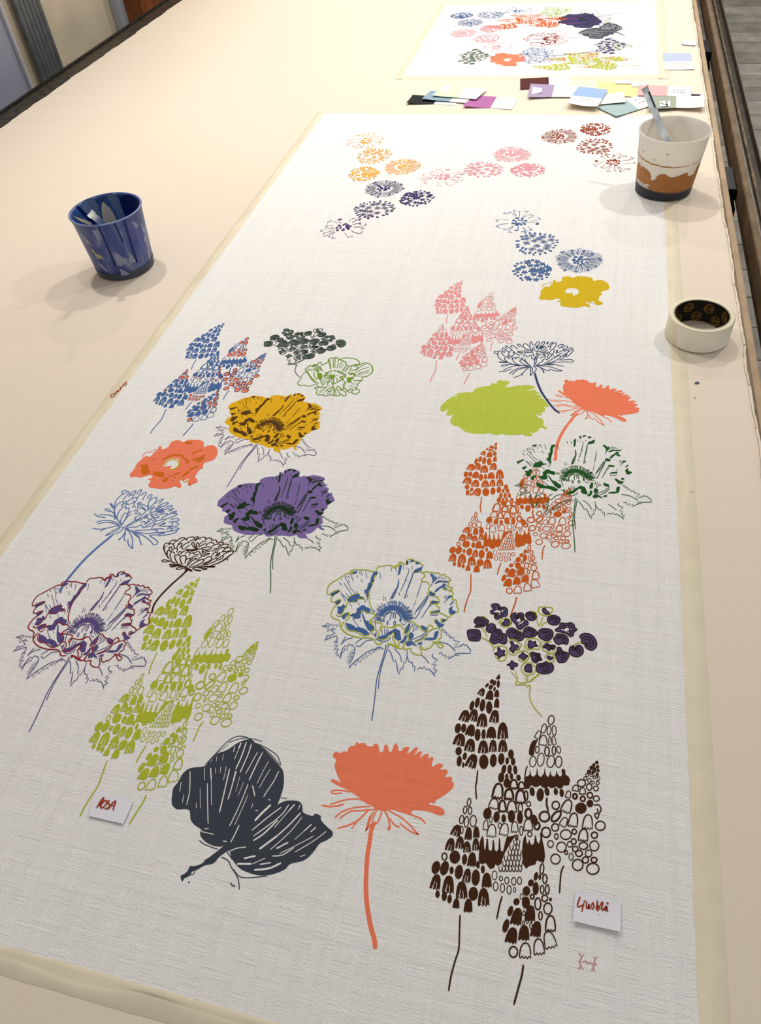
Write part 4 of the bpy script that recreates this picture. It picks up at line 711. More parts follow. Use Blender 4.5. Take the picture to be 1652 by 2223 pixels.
KP = dict(blue=[(806.8,1563.5),(1021.5,1417.9),(918.6,1228.3),(709.9,1288.9),(944.8,1468.5),(758.4,1449.5),(866.3,1464.5),(821.6,1495.3),(699.2,1358.6)],
purple=[(65.8,1585.7),(314.9,1447.7),(286.6,1253.8),(70.2,1314.8),(225.1,1495.7),(58.4,1473.9),(154.3,1490.6),(100.7,1519.6),(33.8,1383.4)],
violet=[(586.9,1287.1),(755.5,1150.1),(650.9,1024.8),(471.7,1097.8),(695.6,1197.6),(533.3,1212.5),(629.2,1206.3),(592.4,1235.3),(470.3,1154.4)],
yellow=[(493.6,1056.4),(684,989.5),(663.5,863.5),(495.6,885.4),(615.6,1012.1),(486.9,987.1),(560.6,1004.2),(520.5,1018.6),(467.1,928.2)],
green=[(1248.8,1197.7),(1416.2,1090.4),(1289.8,953),(1118,1002.9),(1354.7,1127.8),(1183.9,1117.8),(1283.8,1126.4),(1248.8,1149.7),(1115,1053.9)])
TF = {k: fit_affine(KF['brown'], KF[k]) for k in KF}; TP = {k: fit_affine(KP['blue'], KP[k]) for k in KP}
TV = fit_affine(KP['violet'], KP['yellow'])
TFI = fit_affine(KP['violet'], KP['blue'])
# petals first, then the line screens (same order as hand printing)
ink_layer('petal_fill_print', pfil, I['violet'], near, label='purple poppy petal print')
ink_layer('petal_fill_print', xf(pfil, TV), I['yellow'], near, label='mustard yellow poppy petal print')
for k, lab in (('brown', 'dark brown foxglove print'), ('orange', 'orange foxglove print'), ('olive', 'olive green foxglove print'), ('pink', 'pink foxglove print')):
    ink_layer('foxglove_print', xf(fox, TF[k]) if k != 'brown' else fox, I[k], near, label=lab)
fb = xf(fox, TF['blue'])
rings = [[ 'P', q[:-1]+np.array([.0006, .0008]), 0, 'm', False] for k, q, w, t, rg in fb if rg]
stems = [[k, q+np.array([-.0016, .001]), w*.8, t, rg] for k, q, w, t, rg in fb if k == 'S' and not rg and len(q) < 30 and w > .0017 and np.linalg.norm(q[0]-q[-1]) > .03]
ink_layer('foxglove_dot_print', rings+stems, I['coral'], near, label='coral dots of the blue foxglove print')
ink_layer('foxglove_print', fb, I['blue'], near, over=([r[1] for r in rings], I['dkline']), label='blue foxglove print')
ink_layer('flower_silhouette_print', cor, I['coral'], near, label='coral aster silhouette print with a straight stem')
CA = [(814.5,2056.9),(729.6,1633),(985.3,1702.4),(964.4,1766.4),(812.3,1786.2),(908.1,1811.5),(698.7,1748.3)]
CB = [(1203.3,998.4),(1228.1,825.3),(1387.7,891.4),(1358.4,915.5),(1254.2,899),(1311.4,925),(1190.6,865.5)]
ink_layer('flower_silhouette_print', xf(cor, fit_affine(CA, CB)), I['coral'], near, label='tilted coral aster silhouette print')
lime = parse(LIME); ink_layer('aster_fill_print', lime, I['lime'], near, label='lime green flower head print')
ink_layer('aster_line_print', chry, I['navy'], near, label='navy outlined aster print')
HA = [(1159.9,808.7),(1075.7,765.7),(1244.6,783.3),(1083,807.1),(1114.5,820.2),(1220.4,805.1),(1214,896.4)]
HB = [(244.7,1160),(268.8,1067.8),(340.6,1180.9),(204.6,1114.8),(201.4,1147),(288.5,1191.1),(130.1,1285.4)]
ink_layer('aster_line_print', xf(chry, fit_affine(HA, HB, mode='aff')), I['sky'], near, label='light blue outlined aster print')
ink_layer('leaf_print', leaf, I['slate'], near, label='charcoal double leaf print')
ink_layer('dahlia_print', dahl, I['brown'], near, label='dark brown outlined dahlia print')
def poppy(key, col, over=None, lab=None):
    pr_ = pop if key == 'blue' else xf(pop, TP[key]); return ink_layer('poppy_detail_print', pr_, I[col], near, over=over, label=lab), pr_
poppy('violet', 'green', ([pfil[0][1]], I['dgreen']), 'dark green poppy detail over purple petals')
yf = xf(pfil, TV); poppy('yellow', 'purple', ([yf[0][1]], I['brownov']), 'dark poppy detail over yellow petals')
poppy('green', 'green', None, 'dark green poppy detail print')
o, pb = poppy('blue', 'blue', None, 'blue poppy detail print')
ink_layer('poppy_outline_print', pout, I['olive'], near, over=([q for k, q, w, t, rg in pb if k == 'P'], I['oldark']), label='olive poppy outline print')
o, pp = poppy('purple', 'purple', None, 'purple poppy detail print')
ink_layer('poppy_outline_print', xf(pout, TP['purple']), I['red'], near, over=([q for k, q, w, t, rg in pp if k == 'P'], I['redark']), label='dark red poppy outline print')
# clusters
def cluster(T, fill, dark, line, par, lab, detail=True):
    f = xf(cluf, T); ink_layer('blossom_cluster_print', f, I[fill], par, label=lab)
    ex = []
    for k, q, w, t, rg in f:
        if t == 'k': continue
        c = q.mean(0); wl = .0014
        ex.append(['S', np.vstack([q, q[:1]]), wl, 'm', False])
        if detail and np.ptp(q[:, 0]) > .013:
            for s_ in (.62, .32): ex.append(['S', (c+(q-c)*s_)[:int(len(q)*.8)], wl, 'm', False])
    if detail: ink_layer('blossom_swirl_print', ex, I[dark], par)
    ink_layer('blossom_outline_print', xf(cluo, T), I[line], par)
Id = (np.eye(2), np.zeros(2))
cluster(Id, 'plum', 'plumd', 'olive', near, 'dark purple blossom cluster print')
UA = [(1029.1,1379.1),(1277.7,1393.2),(1176.4,1555.5),(1082.6,1327.5),(1112.6,1443.9)]
UB = [(582.2,746.6),(739.8,746),(651.2,819.6),(624.2,721.2),(627.2,773.2)]
cluster(fit_affine(UA, UB), 'greyg', 'gline', 'gline', near, 'grey green blossom cluster print')
# open poppies
ink_layer('open_poppy_print', opf, I['mustard'], near, label='mustard open poppy print')
OA = [(1170.2,646.8),(1322.7,623.1),(1243.9,603.1),(1227,633.2),(1308.8,659.5)]; OB = [(283.2,1026.1),(471.2,985.7),(397.4,961.3),(355.6,1011.4),(428,1049)]
ink_layer('open_poppy_print', xf(opf, fit_affine(OA, OB)), I['coral'], near, label='coral open poppy print')
ink_layer('open_poppy_shade_print', parse(OPO), I['ochre'], near); ink_layer('open_poppy_ring_print', parse(OPY), I['mustard'], near)
ink_layer('open_poppy_line_print', opl, I['moss'], near, label='green outlined open poppy print')
# dandelion heads
DC = dict(blue=[(1127,481),(1165,528),(1257.5,566),(1154.6,586.5)], amber=[(794.4,306.4),(813.4,337.8),(873.2,362.4),(791,376.8)], indigo=[(741.9,495.4),(811.4,454.7),(835.1,409),(903.7,430.2)],
    rose=[(957.5,384.7),(1049.8,368),(1113.4,335.7),(1143.6,368.6)], rust=[(1331.3,352.9),(1290.4,318.1),(1214.8,296.3),(1291.9,281.8)],
    fblue=[(1125.6,23.8),(1066.8,32.5),(1019.6,50),(1003.6,34)], fpink=[(1077.7,102.3),(1055.9,84.1),(1007.2,72.2),(1064.6,63.8)])
def heads(cs, m, par, lab):
    pr_ = xf(dan, fit_affine(DC['blue'], cs, mode='rigid')); cen = np.array([P(*c, .001) for c in cs]); bins = [[], [], [], []]
    for q in pr_: bins[int(np.argmin(np.linalg.norm(cen-q[1].mean(0), axis=1)))].append(q)
    for b_, nm in zip(bins, ('spidery', 'dotted', 'starburst', 'dense')): ink_layer('dandelion_print', b_, m, par, label='%s %s dandelion head print' % (lab, nm))
for k, c, lab in (('blue', 'denim', 'blue'), ('amber', 'amber', 'amber yellow'), ('indigo', 'indigo', 'indigo'), ('rose', 'rose', 'pink'), ('rust', 'rust', 'rust red')):
    heads(DC[k], I[c], near, lab)
ink_layer('embroidered_mark', parse(TXT_MARK, add=1.6), I['mark'], near, label='small faded pink cross-stitch monogram')
# the far sample
def FT(a, b, mode='sim'): return fit_affine(a, b, mode=mode)
heads(DC['fblue'], I['denim'], far, 'blue')
heads(DC['fpink'], I['rose'], far, 'pink')
ink_layer('foxglove_print', xf(fox, FT([KF['brown'][0], KF['brown'][2]], [(1047.2, 57.2), (1106.7, 34)])), I['orange'], far, label='orange foxglove print')
t2 = FT([KF['brown'][0], KF['brown'][4], KF['brown'][5]], [(1152, 143.9), (1390.2, 142.7), (1390.7, 128.5)])
fo = xf(fox, t2); ink_layer('foxglove_dot_print', [['P', q[:-1], 0, 'm', False] for k, q, w, t, rg in fo if rg], I['coral'], far); ink_layer('foxglove_print', fo, I['olive'], far, label='olive foxglove print')
tv = FT([KP['violet'][2], KP['violet'][0]], [(1212.5, 46.3), (1355.5, 26.9)]); fv = xf(pfil, tv)
ink_layer('open_poppy_line_print', xf(opl, turn((720, 815), (1206, 27), 90)), I['grass'], far, label='lime open poppy print')
ink_layer('petal_fill_print', fv, I['indigo'], far, label='dark purple poppy petal print')
ink_layer('poppy_detail_print', xf(pop, FT([KP['blue'][2], KP['blue'][0]], [(1212.5, 46.3), (1355.5, 26.9)])), I['gline'], far)
tr_ = FT([KP['blue'][2], KP['blue'][0]], [(1140.6, 81.9), (1273, 80.4)])
ink_layer('poppy_detail_print', xf(pop, tr_), I['cherry'], far, label='dark red poppy print'); ink_layer('poppy_outline_print', xf(pout, tr_), I['rose'], far)
ink_layer('leaf_print', xf(leaf, FT([(395.7, 1909.3), (545.8, 1605.4)], [(1356.2, 76.6), (1256.4, 70.5)])), I['slate'], far, label='charcoal leaf print')
cluster(FT([UA[1], UA[0], UA[2], UA[3]], [(1321.4, 84.9), (1329.8, 115.6), (1396.7, 94.7), (1298.7, 109.9)]), 'plum', 'plumd', 'moss', far, 'dark blossom cluster print', False)
cluster(FT([UA[1], UA[0], UA[3], UA[4]], [(1031.2, 107), (1029, 137.9), (1003.6, 132), (1047.2, 129.1)]), 'greyg', 'gline', 'greyg', far, 'grey green blossom cluster print', False)
ink_layer('open_poppy_print', xf(opf, turn((1246.4, 634), (1103.1, 129.1), 90)), I['coral'], far, label='coral open poppy print')
ink_layer('aster_line_print', xf(chry, FT([(1159.9, 808.7), (1214, 896.4)], [(1201.1, 120.5), (1288.9, 111.1)])), I['denim'], far, label='blue outlined aster print')
# ------------------------------------------------------------------ masking tape strips holding the fabrics
tape_m = mat('tape_strip', (224, 213, 187), rough=.6, spec=.3, var=.04, vscale=30)
def strip(a, b, out, w_in, w_out, label, seed, wav=.0025):
    """strip from a to b (xy); out = unit vector away from the cloth; ridge where the cloth edge lies under the tape"""
    rn = random.Random(seed); a, b, out = map(np.array, (a, b, out)); n = max(8, int(np.linalg.norm(b-a)/.012))
    V, Fc = [], []; ph = rn.uniform(0, 6)
    for i in range(n+1):
        c = a+(b-a)*i/n; s = i*.012
        rd = w_out*.36+wav*(math.sin(s*19+ph)+.8*math.sin(s*47+2*ph)+rn.uniform(-.25, .25))
        oe = w_out+rn.uniform(-.0003, .0003); wi = w_in+rn.uniform(-.0005, .0005)
        for d, z in ((-wi, .0011), (-wi+.001, .00165), (0, .0016), (rd*.5, .0011), (rd-.0015, .0008), (rd, .0013), (rd+.0018, .0005), (oe-.0005, .0006), (oe, .0001)):
            q = c+out*d; V.append((q[0], q[1], TZ+z))
    for i in range(n):
        for k in range(8): j = i*9+k; Fc.append((j, j+1, j+10, j+9))
    o = pyd('masking_tape_strip', V, Fc, tape_m, smooth=True); tag(o, label, 'tape'); return o
NX0, NX1, NY0, NY1 = -.717, .1825, .0585, 2.0948
ts = strip((NX0, NY1+.01), (NX0, NY0-.015), (-1, 0), .003, .019, 'cream masking tape along the left edge of the near printed fabric', 1)
strip((NX1, NY0-.02), (NX1, NY1+.01), (1, 0), .003, .0222, 'cream masking tape along the right edge of the near printed fabric', 2)
strip((NX0-.01, NY0), (NX1+.02, NY0), (0, -1), .004, .018, 'wrinkled cream masking tape along the front edge of the near printed fabric', 3, .003)
strip((NX1+.012, NY1), (NX0-.018, NY1), (0, 1), .003, .019, 'cream masking tape along the back edge of the near printed fabric', 4, .001)
FX0, FX1, FY0, FY1 = -.556, .1822, 2.380, 3.1275
strip((FX0, FY1+.01), (FX0, FY0-.02), (-1, 0), .004, .018, 'cream masking tape along the left edge of the far fabric sample', 5)
strip((FX1, FY0-.025), (FX1, FY1+.02), (1, 0), .004, .024, 'cream masking tape along the right edge of the far fabric sample', 6)
strip((FX0-.018, FY0), (FX1+.03, FY0), (0, -1), .003, .020, 'cream masking tape along the front edge of the far fabric sample', 7, .001)
strip((FX1+.01, FY1), (FX0-.02, FY1), (0, 1), .003, .018, 'cream masking tape along the back edge of the far fabric sample', 8, .001)
LAYZ[0] = .0022
ink_layer('handwriting', parse(TXT_ORAN, .002, .05), I['pen'], ts, label='rust handwriting on the tape')
# ------------------------------------------------------------------ paper notes
paper = mat('note_paper', (226, 224, 232), rough=.8, spec=.2)
def quad_sheet(name, px, z, lift, m, par=None, n=8, th=.0003):
    """thin paper sheet from 4 image corners (TL,TR,BR,BL) at heights z+lift[i]; solid with thickness"""
    C3 = [np.array([*P(x, y, z+l), z+l]) for (x, y), l in zip(px, lift)]
    V, Fc = [], []
    for s_ in (0, 1):
        for i in range(n+1):
            for j in range(n+1):
                u, v = j/n, i/n; uu_, vv_ = u, v
                q = (1-v)*((1-u)*C3[0]+u*C3[1])+v*((1-u)*C3[3]+u*C3[2])
                zl = (1-v)**1*((1-u)**2*lift[0]+u**2*lift[1])+v**1.6*((1-u)**2*lift[3]+u**2*lift[2])
                V.append((q[0], q[1], TZ+z+max(zl, 0)*1.0+(th if s_ else 0)))
    N = (n+1)**2
    for i in range(n):
        for j in range(n):
            a = i*(n+1)+j; f = (a, a+n+1, a+n+2, a+1); Fc.append(f[::-1]); Fc.append(tuple(k+N for k in f))
    bd = [j for j in range(n+1)]+[i*(n+1)+n for i in range(1, n+1)]+[n*(n+1)+j for j in range(n-1, -1, -1)]+[i*(n+1) for i in range(n-1, 0, -1)]
    for a, b in zip(bd, bd[1:]+bd[:1]): Fc.append((a, b, b+N, a+N)[::-1])
    return pyd(name, V, Fc, m, par, smooth=False)
def note(px, z, lift, txt, label, zt):
    o = quad_sheet('paper_note', px, z, lift, paper); tag(o, label, 'note'); return o
n1 = note([(208, 1718), (290.5, 1737.5), (267.5, 1788.5), (192.3, 1771)], .0024, (0, 0, .0008, .0006), None, 'small white paper note with ROSA handwritten in rust marker', 0)
LAYZ[0] = .0036
ink_layer('handwriting', parse(TXT_ROSA, .0036, .05), I['pen'], n1, km=paper, label='ROSA in rust marker')
n2 = note([(1249, 1934), (1348.3, 1957), (1346.5, 2022.5), (1244, 1999)], .0024, (0, 0, .003, .0025), None, 'small white paper note with Ljusblå handwritten in rust marker', 0)
LAYZ[0] = .0036
ink_layer('handwriting', parse(TXT_LJUS, .0036, .05), I['pen'], n2, km=paper, label='Ljusblå in rust marker')
# ------------------------------------------------------------------ colour swatch cards
cardw = mat('card_white', (240, 236, 230), rough=.8, spec=.2)
scrib = mat('card_pencil', (138, 130, 126), rough=.9); scribd = mat('card_pen', (90, 84, 92), rough=.9)
def lerp(a, b, t): return (a[0]+(b[0]-a[0])*t, a[1]+(b[1]-a[1])*t)
def scribble(par, quad, z, rows, seed, m=scrib, u0=.15, u1=.85, w=.5):
    rn = random.Random(seed); pr_ = []
    for r in rows:
        u = u0+rn.uniform(0, .1)
        while u < u1:
            du = rn.uniform(.06, .16); pts = []
            for k in range(7):
                uu_ = u+du*k/6; v = r+rn.uniform(-.05, .05)
                pts.append(P(*lerp(lerp(quad[0], quad[1], uu_), lerp(quad[3], quad[2], uu_), v), z))
            pr_.append(['S', np.array(pts), (.0009 if m is scrib else .0014)*w*2, 'm', False]); u += du+rn.uniform(.03, .12)
    LAYZ[0] = z+.0010
    ink_layer('card_writing', pr_, m, par, km=m)
def card(fr, TL, TR, BR, BL, ft, fb, col, cname, label, z=.0006, lift=(0, 0, 0, 0), vert=False, rows=(.3, .5, .7), m=scrib, seed=1, u=(.15, .85)):
    f = lambda p: (fr[0]+p[0]/fr[2], fr[1]+p[1]/fr[2]); TL, TR, BR, BL = map(f, (TL, TR, BR, BL))
    root = empty('swatch_card', (*P(*lerp(TL, BR, .5)), TZ)); tag(root, label, 'swatch', 'colour swatch cards')
    ml = lambda a, b, t: lift[a]+(lift[b]-lift[a])*t
    if not vert:
        a, b = lerp(TL, TR, ft), lerp(BL, BR, fb)
        c1 = quad_sheet('colour_half', [TL, a, b, BL], z, (lift[0], 0, 0, lift[3]), mat('swatch_'+cname, col, rough=.8, var=.04, vscale=300)); wq = [a, TR, BR, b]; c2 = quad_sheet('white_half', wq, z, (0, lift[1], lift[2], 0), cardw)
    else:
        a, b = lerp(TL, BL, ft), lerp(TR, BR, fb)
        c1 = quad_sheet('colour_half', [TL, TR, b, a], z, (lift[0], lift[1], 0, 0), mat('swatch_'+cname, col, rough=.8, var=.04, vscale=300)); wq = [a, b, BR, BL]; c2 = quad_sheet('white_half', wq, z, (0, 0, lift[2], lift[3]), cardw)
    child(c1, root); child(c2, root)
    if rows: scribble(c2, wq, z+max(lift[1:3])*.45, rows, seed, m, *u)
    return root
A1 = (870, 170, 6.354); A2 = (1120, 160, 5.9); A3 = (1370, 80, 9.178)
card(A1, (165, 228), (830, 268), (740, 375), (75, 335), .564, .564, (24, 26, 26), 'black', 'black swatch card lying under the blue-grey one', .0006, (.002, 0, 0, .006), rows=None)
card(A1, (410, 170), (1015, 232), (895, 342), (290, 280), .62, .62, (136, 160, 178), 'bluegrey', 'blue-grey swatch card between the black and pale green cards', .0035, (0, 0, 0, .004), rows=None)
g = card(A1, (590, 100), (1195, 150), (1035, 290), (430, 235), .5, .56, (204, 216, 188), 'mint', 'pale green swatch card with a white stripe, on top of the left pile', .0062, (0, 0, 0, .003), seed=3, rows=(.3, .5))
st_ = quad_sheet('white_stripe', [(870+600/6.354, 170+101/6.354), (870+712/6.354, 170+112/6.354), (870+580/6.354, 170+254/6.354), (870+497/6.354, 170+245/6.354)], .0068, (0, 0, 0, 0), mat('stripe_mint', (232, 244, 240), rough=.6)); child(st_, g)
card(A1, (955, 235), (1618, 270), (1530, 430), (860, 380), .56, .56, (172, 104, 158), 'magenta', 'magenta purple swatch card at the front of the left pile', .0008, (0, 0, .001, .006), seed=4, rows=(.3, .5, .75))
card(A2, (55, 65), (685, 30), (690, 168), (55, 195), .577, .58, (82, 28, 24), 'maroon', 'dark maroon swatch card behind the grey-purple one', .0006, (0, 0, 0, .003), seed=5, rows=(.4, .65))
gp = card(A2, (185, 128), (812, 160), (705, 300), (150, 297), .5, .55, (164, 146, 174), 'lilac', 'grey-purple swatch card with a small blank white sticker', .0035, (0, 0, 0, .004), seed=6, rows=(.3, .65))
l_ = quad_sheet('white_sticker', [(1120+210/5.9, 160+165/5.9), (1120+335/5.9, 160+185/5.9), (1120+330/5.9, 160+236/5.9), (1120+205/5.9, 160+262/5.9)], .0048, (.001, .0005, .002, .001), paper); child(l_, gp)
card(A2, (1150, 268), (1375, 230), (1410, 360), (1080, 392), .02, .02, (230, 228, 220), 'white', 'plain white swatch note wedged between the sky blue and yellow cards', .0062, (0, 0, .002, 0), seed=8, rows=(.3, .5, .75), u=(.3, .9))
# teal card turned askew
TLp, BLp = (1296.3, 232.9), (1337.8, 252.4); dv = (98, -29.5)
fr0 = (0, 0, 1)
card(fr0, TLp, (TLp[0]+dv[0]+4, TLp[1]+dv[1]), (BLp[0]+dv[0], BLp[1]+dv[1]), BLp, .60, .50, (160, 182, 182), 'teal', 'dusty teal swatch card turned askew below the other cards', .0028, (0, 0, 0, .0035), seed=9, rows=(.3, .6), m=scribd, u=(.25, .95), )
card(A2, (805, 165), (1182, 205), (1045, 418), (650, 365), .575, .54, (150, 176, 216), 'sky', 'sky blue swatch card with curled white front edge', .0085, (0, 0, .006, .008), vert=True, seed=7, rows=(.35, .6), m=scribd, u=(.35, .75))
yq = mat('swatch_yellow', (244, 230, 150), rough=.45, var=.05, vscale=60)
for q, z, lab in (([(1055, 92), (1482, 122), (1480, 190), (1043, 190)], .0006, 'pale yellow glossy paper strip lying at the back of the middle pile'), ([(1045, 172), (1575, 172), (1572, 300), (1050, 262)], .0016, 'pale yellow glossy paper strip in front of the other yellow strip')):
    o = quad_sheet('yellow_paper_strip', [(1120+x/5.9, 160+y/5.9) for x, y in q], z, (0, 0, .001, .001), yq); tag(o, lab, 'swatch', 'colour swatch cards')
lil = mat('label_lilac', (222, 218, 226), rough=.7)
for q, lab in (([(1270, 84), (1476, 90), (1476, 130), (1270, 128)], 'left of two pale lilac slips at the back of the yellow strips'), ([(1480, 108), (1660, 108), (1650, 166), (1480, 168)], 'right of two pale lilac slips at the back of the yellow strips')):
    o = quad_sheet('paper_slip', [(1120+x/5.9, 160+y/5.9) for x, y in q], .0028, (0, 0, 0, 0), lil); tag(o, lab, 'slip')
card(A3, (640, 1120), (1482, 1152), (1425, 1200), (620, 1218), .9, .9, (44, 14, 48), 'plum', 'dark plum swatch card half hidden under the pink one', .0006, (0, .001, 0, 0), rows=None)
card(A3, (160, 955), (1195, 1000), (1195, 1182), (130, 1168), .565, .55, (232, 172, 170), 'pink', 'pink swatch card with white half at the right end of the row', .005, (0, 0, .001, .001), seed=10, rows=(.42, .65), m=scribd, u=(.15, .75))
gg = card(A3, (365, 1182), (1455, 1180), (1462, 1395), (345, 1425), .495, .49, (158, 166, 150), 'greygreen', 'grey-green swatch card with a small black and white sticker', .0075, (0, 0, .006, .004), seed=11, rows=(.3, .5, .72), m=scrib)
s_ = quad_sheet('sticker', [(1370+x/9.178, 80+y/9.178) for x, y in ((565, 1285), (780, 1275), (785, 1385), (570, 1395))], .0092, (0, 0, 0, 0), cardw); child(s_, gg)
LAYZ[0] = .0098
fr_ = "@1370 80 9.178\ns 16 590 1310 620 1330 670 1345 700 1345;e 710 1300 10 16 0;e 712 1345 16 20 0;e 715 1370 16 12 0;s 12 580 1388 650 1386 700 1385\n"
ink_layer('sticker_drawing', parse(fr_, .0098), mat('sticker_black', (40, 38, 40), rough=.8), s_, km=cardw)
card(A3, (600, 330), (1180, 325), (1265, 645), (675, 655), .52, .49, (176, 188, 208), 'paleblue', 'pale blue swatch card lying alone beside the far fabric sample', .0006, (0, 0, .002, .001), vert=True, seed=12, rows=(.3, .55, .8), m=scribd, u=(.25, .75))
o = quad_sheet('paper_note', [(1370+x/9.178, 80+y/9.178) for x, y in ((1025, 75), (1315, 80), (1280, 168), (1000, 145))], .001, (0, 0, .003, .002), mat('note_lilac', (224, 216, 226), rough=.8)); tag(o, 'tiny lilac-white paper scrap near the far right canvas edge', 'note')
scribble(o, [(1370+x/9.178, 80+y/9.178) for x, y in ((1025, 75), (1315, 80), (1280, 168), (1000, 145))], .003, (.5,), 13, scrib)
# ------------------------------------------------------------------ cups
def cup_profile(r0, r1, h, t=.0016):
    return [(.0, .0), (r0-.004, .0), (r0, .003), (r0+(r1-r0)*.5, h*.5), (r1, h-.004), (r1+.0018, h-.003), (r1+.0022, h-.001), (r1+.0012, h), (r1-t, h-.0005), (r0+(r1-r0)*.5-t, h*.5), (r0-t, .006), (.0, .005)]
def wall_patch(name, outline, r0, r1, h, m, par, off=.0003, smooth_=True):
    """solid-colour paint patch hugging the outside of the cup: outline list of (angle_deg, z)"""
    pl = spline(np.array(outline, float), True, 4) if smooth_ else np.array(outline, float); V = []
    pts = []
    for (a, z), (b, y2) in zip(pl, np.roll(pl, -1, 0)):
        n = max(1, int(abs(b-a)/4))
        for k in range(n): pts.append((a+(b-a)*k/n, z+(y2-z)*k/n))
    tris = tessellate_polygon([[Vector((a*.01, z*10, 0)) for a, z in pts]])
    # subdivide long triangles around the curve by a grid instead
    a0, a1 = pl[:, 0].min(), pl[:, 0].max(); z0, z1 = pl[:, 1].min(), pl[:, 1].max()
    na, nz = max(2, int((a1-a0)/(1.6 if a1-a0 > 120 else .7))), max(2, int((z1-z0)/(.0012 if a1-a0 > 120 else .0007))); P2 = np.array([(a0+(a1-a0)*(i+.5)/na, z0+(z1-z0)*(j+.5)/nz) for i in range(na) for j in range(nz)])
    ins = inside(pl*np.array([1, 1000.]), P2*np.array([1, 1000.])).reshape(na, nz); idx = {}; Fc = []
    def vid(i, j):
        if (i, j) not in idx:
            a = math.radians(a0+(a1-a0)*i/na); z = z0+(z1-z0)*j/nz; r = r0+(r1-r0)*z/h+off
            idx[(i, j)] = len(V); V.append((r*math.cos(a), r*math.sin(a), z))
        return idx[(i, j)]
    for i in range(na):
        for j in range(nz):
            if ins[i, j]: Fc.append((vid(i, j), vid(i+1, j), vid(i+1, j+1), vid(i, j+1)))
    o = pyd(name, V, Fc, m, par, smooth=True); return o
def plastic(name, col, tr=.35):
    m = bpy.data.materials.new(name); m.use_nodes = True; nt = m.node_tree; b = nt.nodes['Principled BSDF']; L = nt.links.new
    b.inputs['Base Color'].default_value = (*lin(col), 1); b.inputs['Roughness'].default_value = .35
    t = nd(nt, 'ShaderNodeBsdfTranslucent'); t.inputs[0].default_value = (*lin(col), 1)
    mx = nd(nt, 'ShaderNodeMixShader'); mx.inputs[0].default_value = tr
    L(b.outputs[0], mx.inputs[1]); L(t.outputs[0], mx.inputs[2]); L(mx.outputs[0], nt.nodes['Material Output'].inputs[0]); return m
# clear-ish white cup with brown paint
wc = np.array([.1772, 1.6703]); r0, r1, h = .057, .0696, .1254
cupw = empty('paint_cup', (*wc, TZ+.0012)); tag(cupw, 'milky white plastic cup with brown paint smears and a dark paint layer at the bottom', 'cup')
fa = math.degrees(math.atan2(-wc[1], -wc[0]))          # azimuth facing the camera
lathe('cup_body', cup_profile(r0, r1, h), plastic('cup_white', (238, 234, 226), .5), cupw)
wall_patch('dark_paint_layer', [(fa-178, .0015), (fa+178, .0015), (fa+178, .021), (fa+60, .0215), (fa+20, .021), (fa-30, .0215), (fa-178, .021)], r0, r1, h, mat('paint_dark', (46, 48, 56), rough=.5), cupw, smooth_=False)['label'] = 'dark paint at the bottom'
bp = mat('paint_brown', (168, 112, 58), rough=.55, var=.10, vscale=120)
# angle increases anticlockwise seen from above; +angle = right side in the picture
wall_patch('brown_paint_smear', [(fa-76, .030), (fa-60, .032), (fa-42, .030), (fa-28, .032), (fa-22, .021), (fa+78, .021), (fa+80, .066), (fa+66, .066), (fa+60, .052), (fa+44, .052), (fa+40, .060), (fa+22, .056), (fa+10, .054), (fa-2, .060), (fa-14, .056), (fa-18, .046), (fa-26, .044), (fa-30, .058), (fa-50, .064), (fa-54, .059), (fa-62, .066), (fa-72, .060), (fa-78, .050)], r0, r1, h, bp, cupw)['label'] = 'brown paint smear'
wall_patch('paint_tide_line', [(fa-80, .0815), (fa-40, .0765), (fa+0, .074), (fa+40, .0745), (fa+80, .0775), (fa+80, .0785), (fa+40, .0755), (fa+14, .0755), (fa-10, .0768), (fa-40, .0790), (fa-80, .083)], r0, r1, h, bp, cupw, .0004)['label'] = 'thin brown tide line'
for da, zz, rr_ in ((-52, .094, .0018), (-4, .101, .0014), (-25, .086, .0012)):
    wall_patch('paint_speck', [(fa+da+rr_*900*math.cos(t), zz+rr_*math.sin(t)) for t in np.linspace(0, 6.2, 9)], r0, r1, h, bp, cupw, .0004)
lathe('paint_surface', [(.0, .030), (r0+.0008, .030)], bp, cupw, n=48)
def bar(name, A, B, w, t, m, taper=1.0, par=None):
    A, B = Vector(A), Vector(B); d = (B-A); L = d.length; d.normalize()
    camdir = (Vector((0, 0, TZ+CAMH))-(A+B)/2).normalized(); s = d.cross(camdir).normalized(); u = s.cross(d)
    bm = bmesh.new(); bmesh.ops.create_cube(bm, size=1)
    for v in bm.verts:
        k = v.co.z+.5; ww = w*(1+(taper-1)*k); v.co = A+d*L*k+s*v.co.x*ww+u*v.co.y*t
    bmesh.ops.bevel(bm, geom=bm.edges[:], offset=min(w, t)*.3, segments=2, affect='EDGES')
    me = bpy.data.meshes.new(name); bm.to_mesh(me); bm.free(); return link(name, me, m, par)
a_ = P(1425.5, 256, .127); top = None
A3d = Vector((*P(1482, 388, .034), TZ+.034)); B3d = Vector((*a_, TZ+.129)); T3d = B3d+(B3d-A3d)*.47
sp = empty('palette_knife', tuple(A3d)); tag(sp, 'grey metal palette knife handle leaning out of the white paint cup', 'palette knife')
child(bar('handle', A3d, T3d, .0128, .004, mat('knife_steel', (206, 214, 220), rough=.5, metal=.0, var=.25, vscale=60), taper=1.05), sp)
hd = (T3d-A3d).normalized()
child(bar('dark_engraving', T3d-hd*.046+Vector((.003, 0, .003)), T3d-hd*.014+Vector((.003, 0, .003)), .003, .003, mat('knife_dark', (58, 56, 72), rough=.5)), sp)
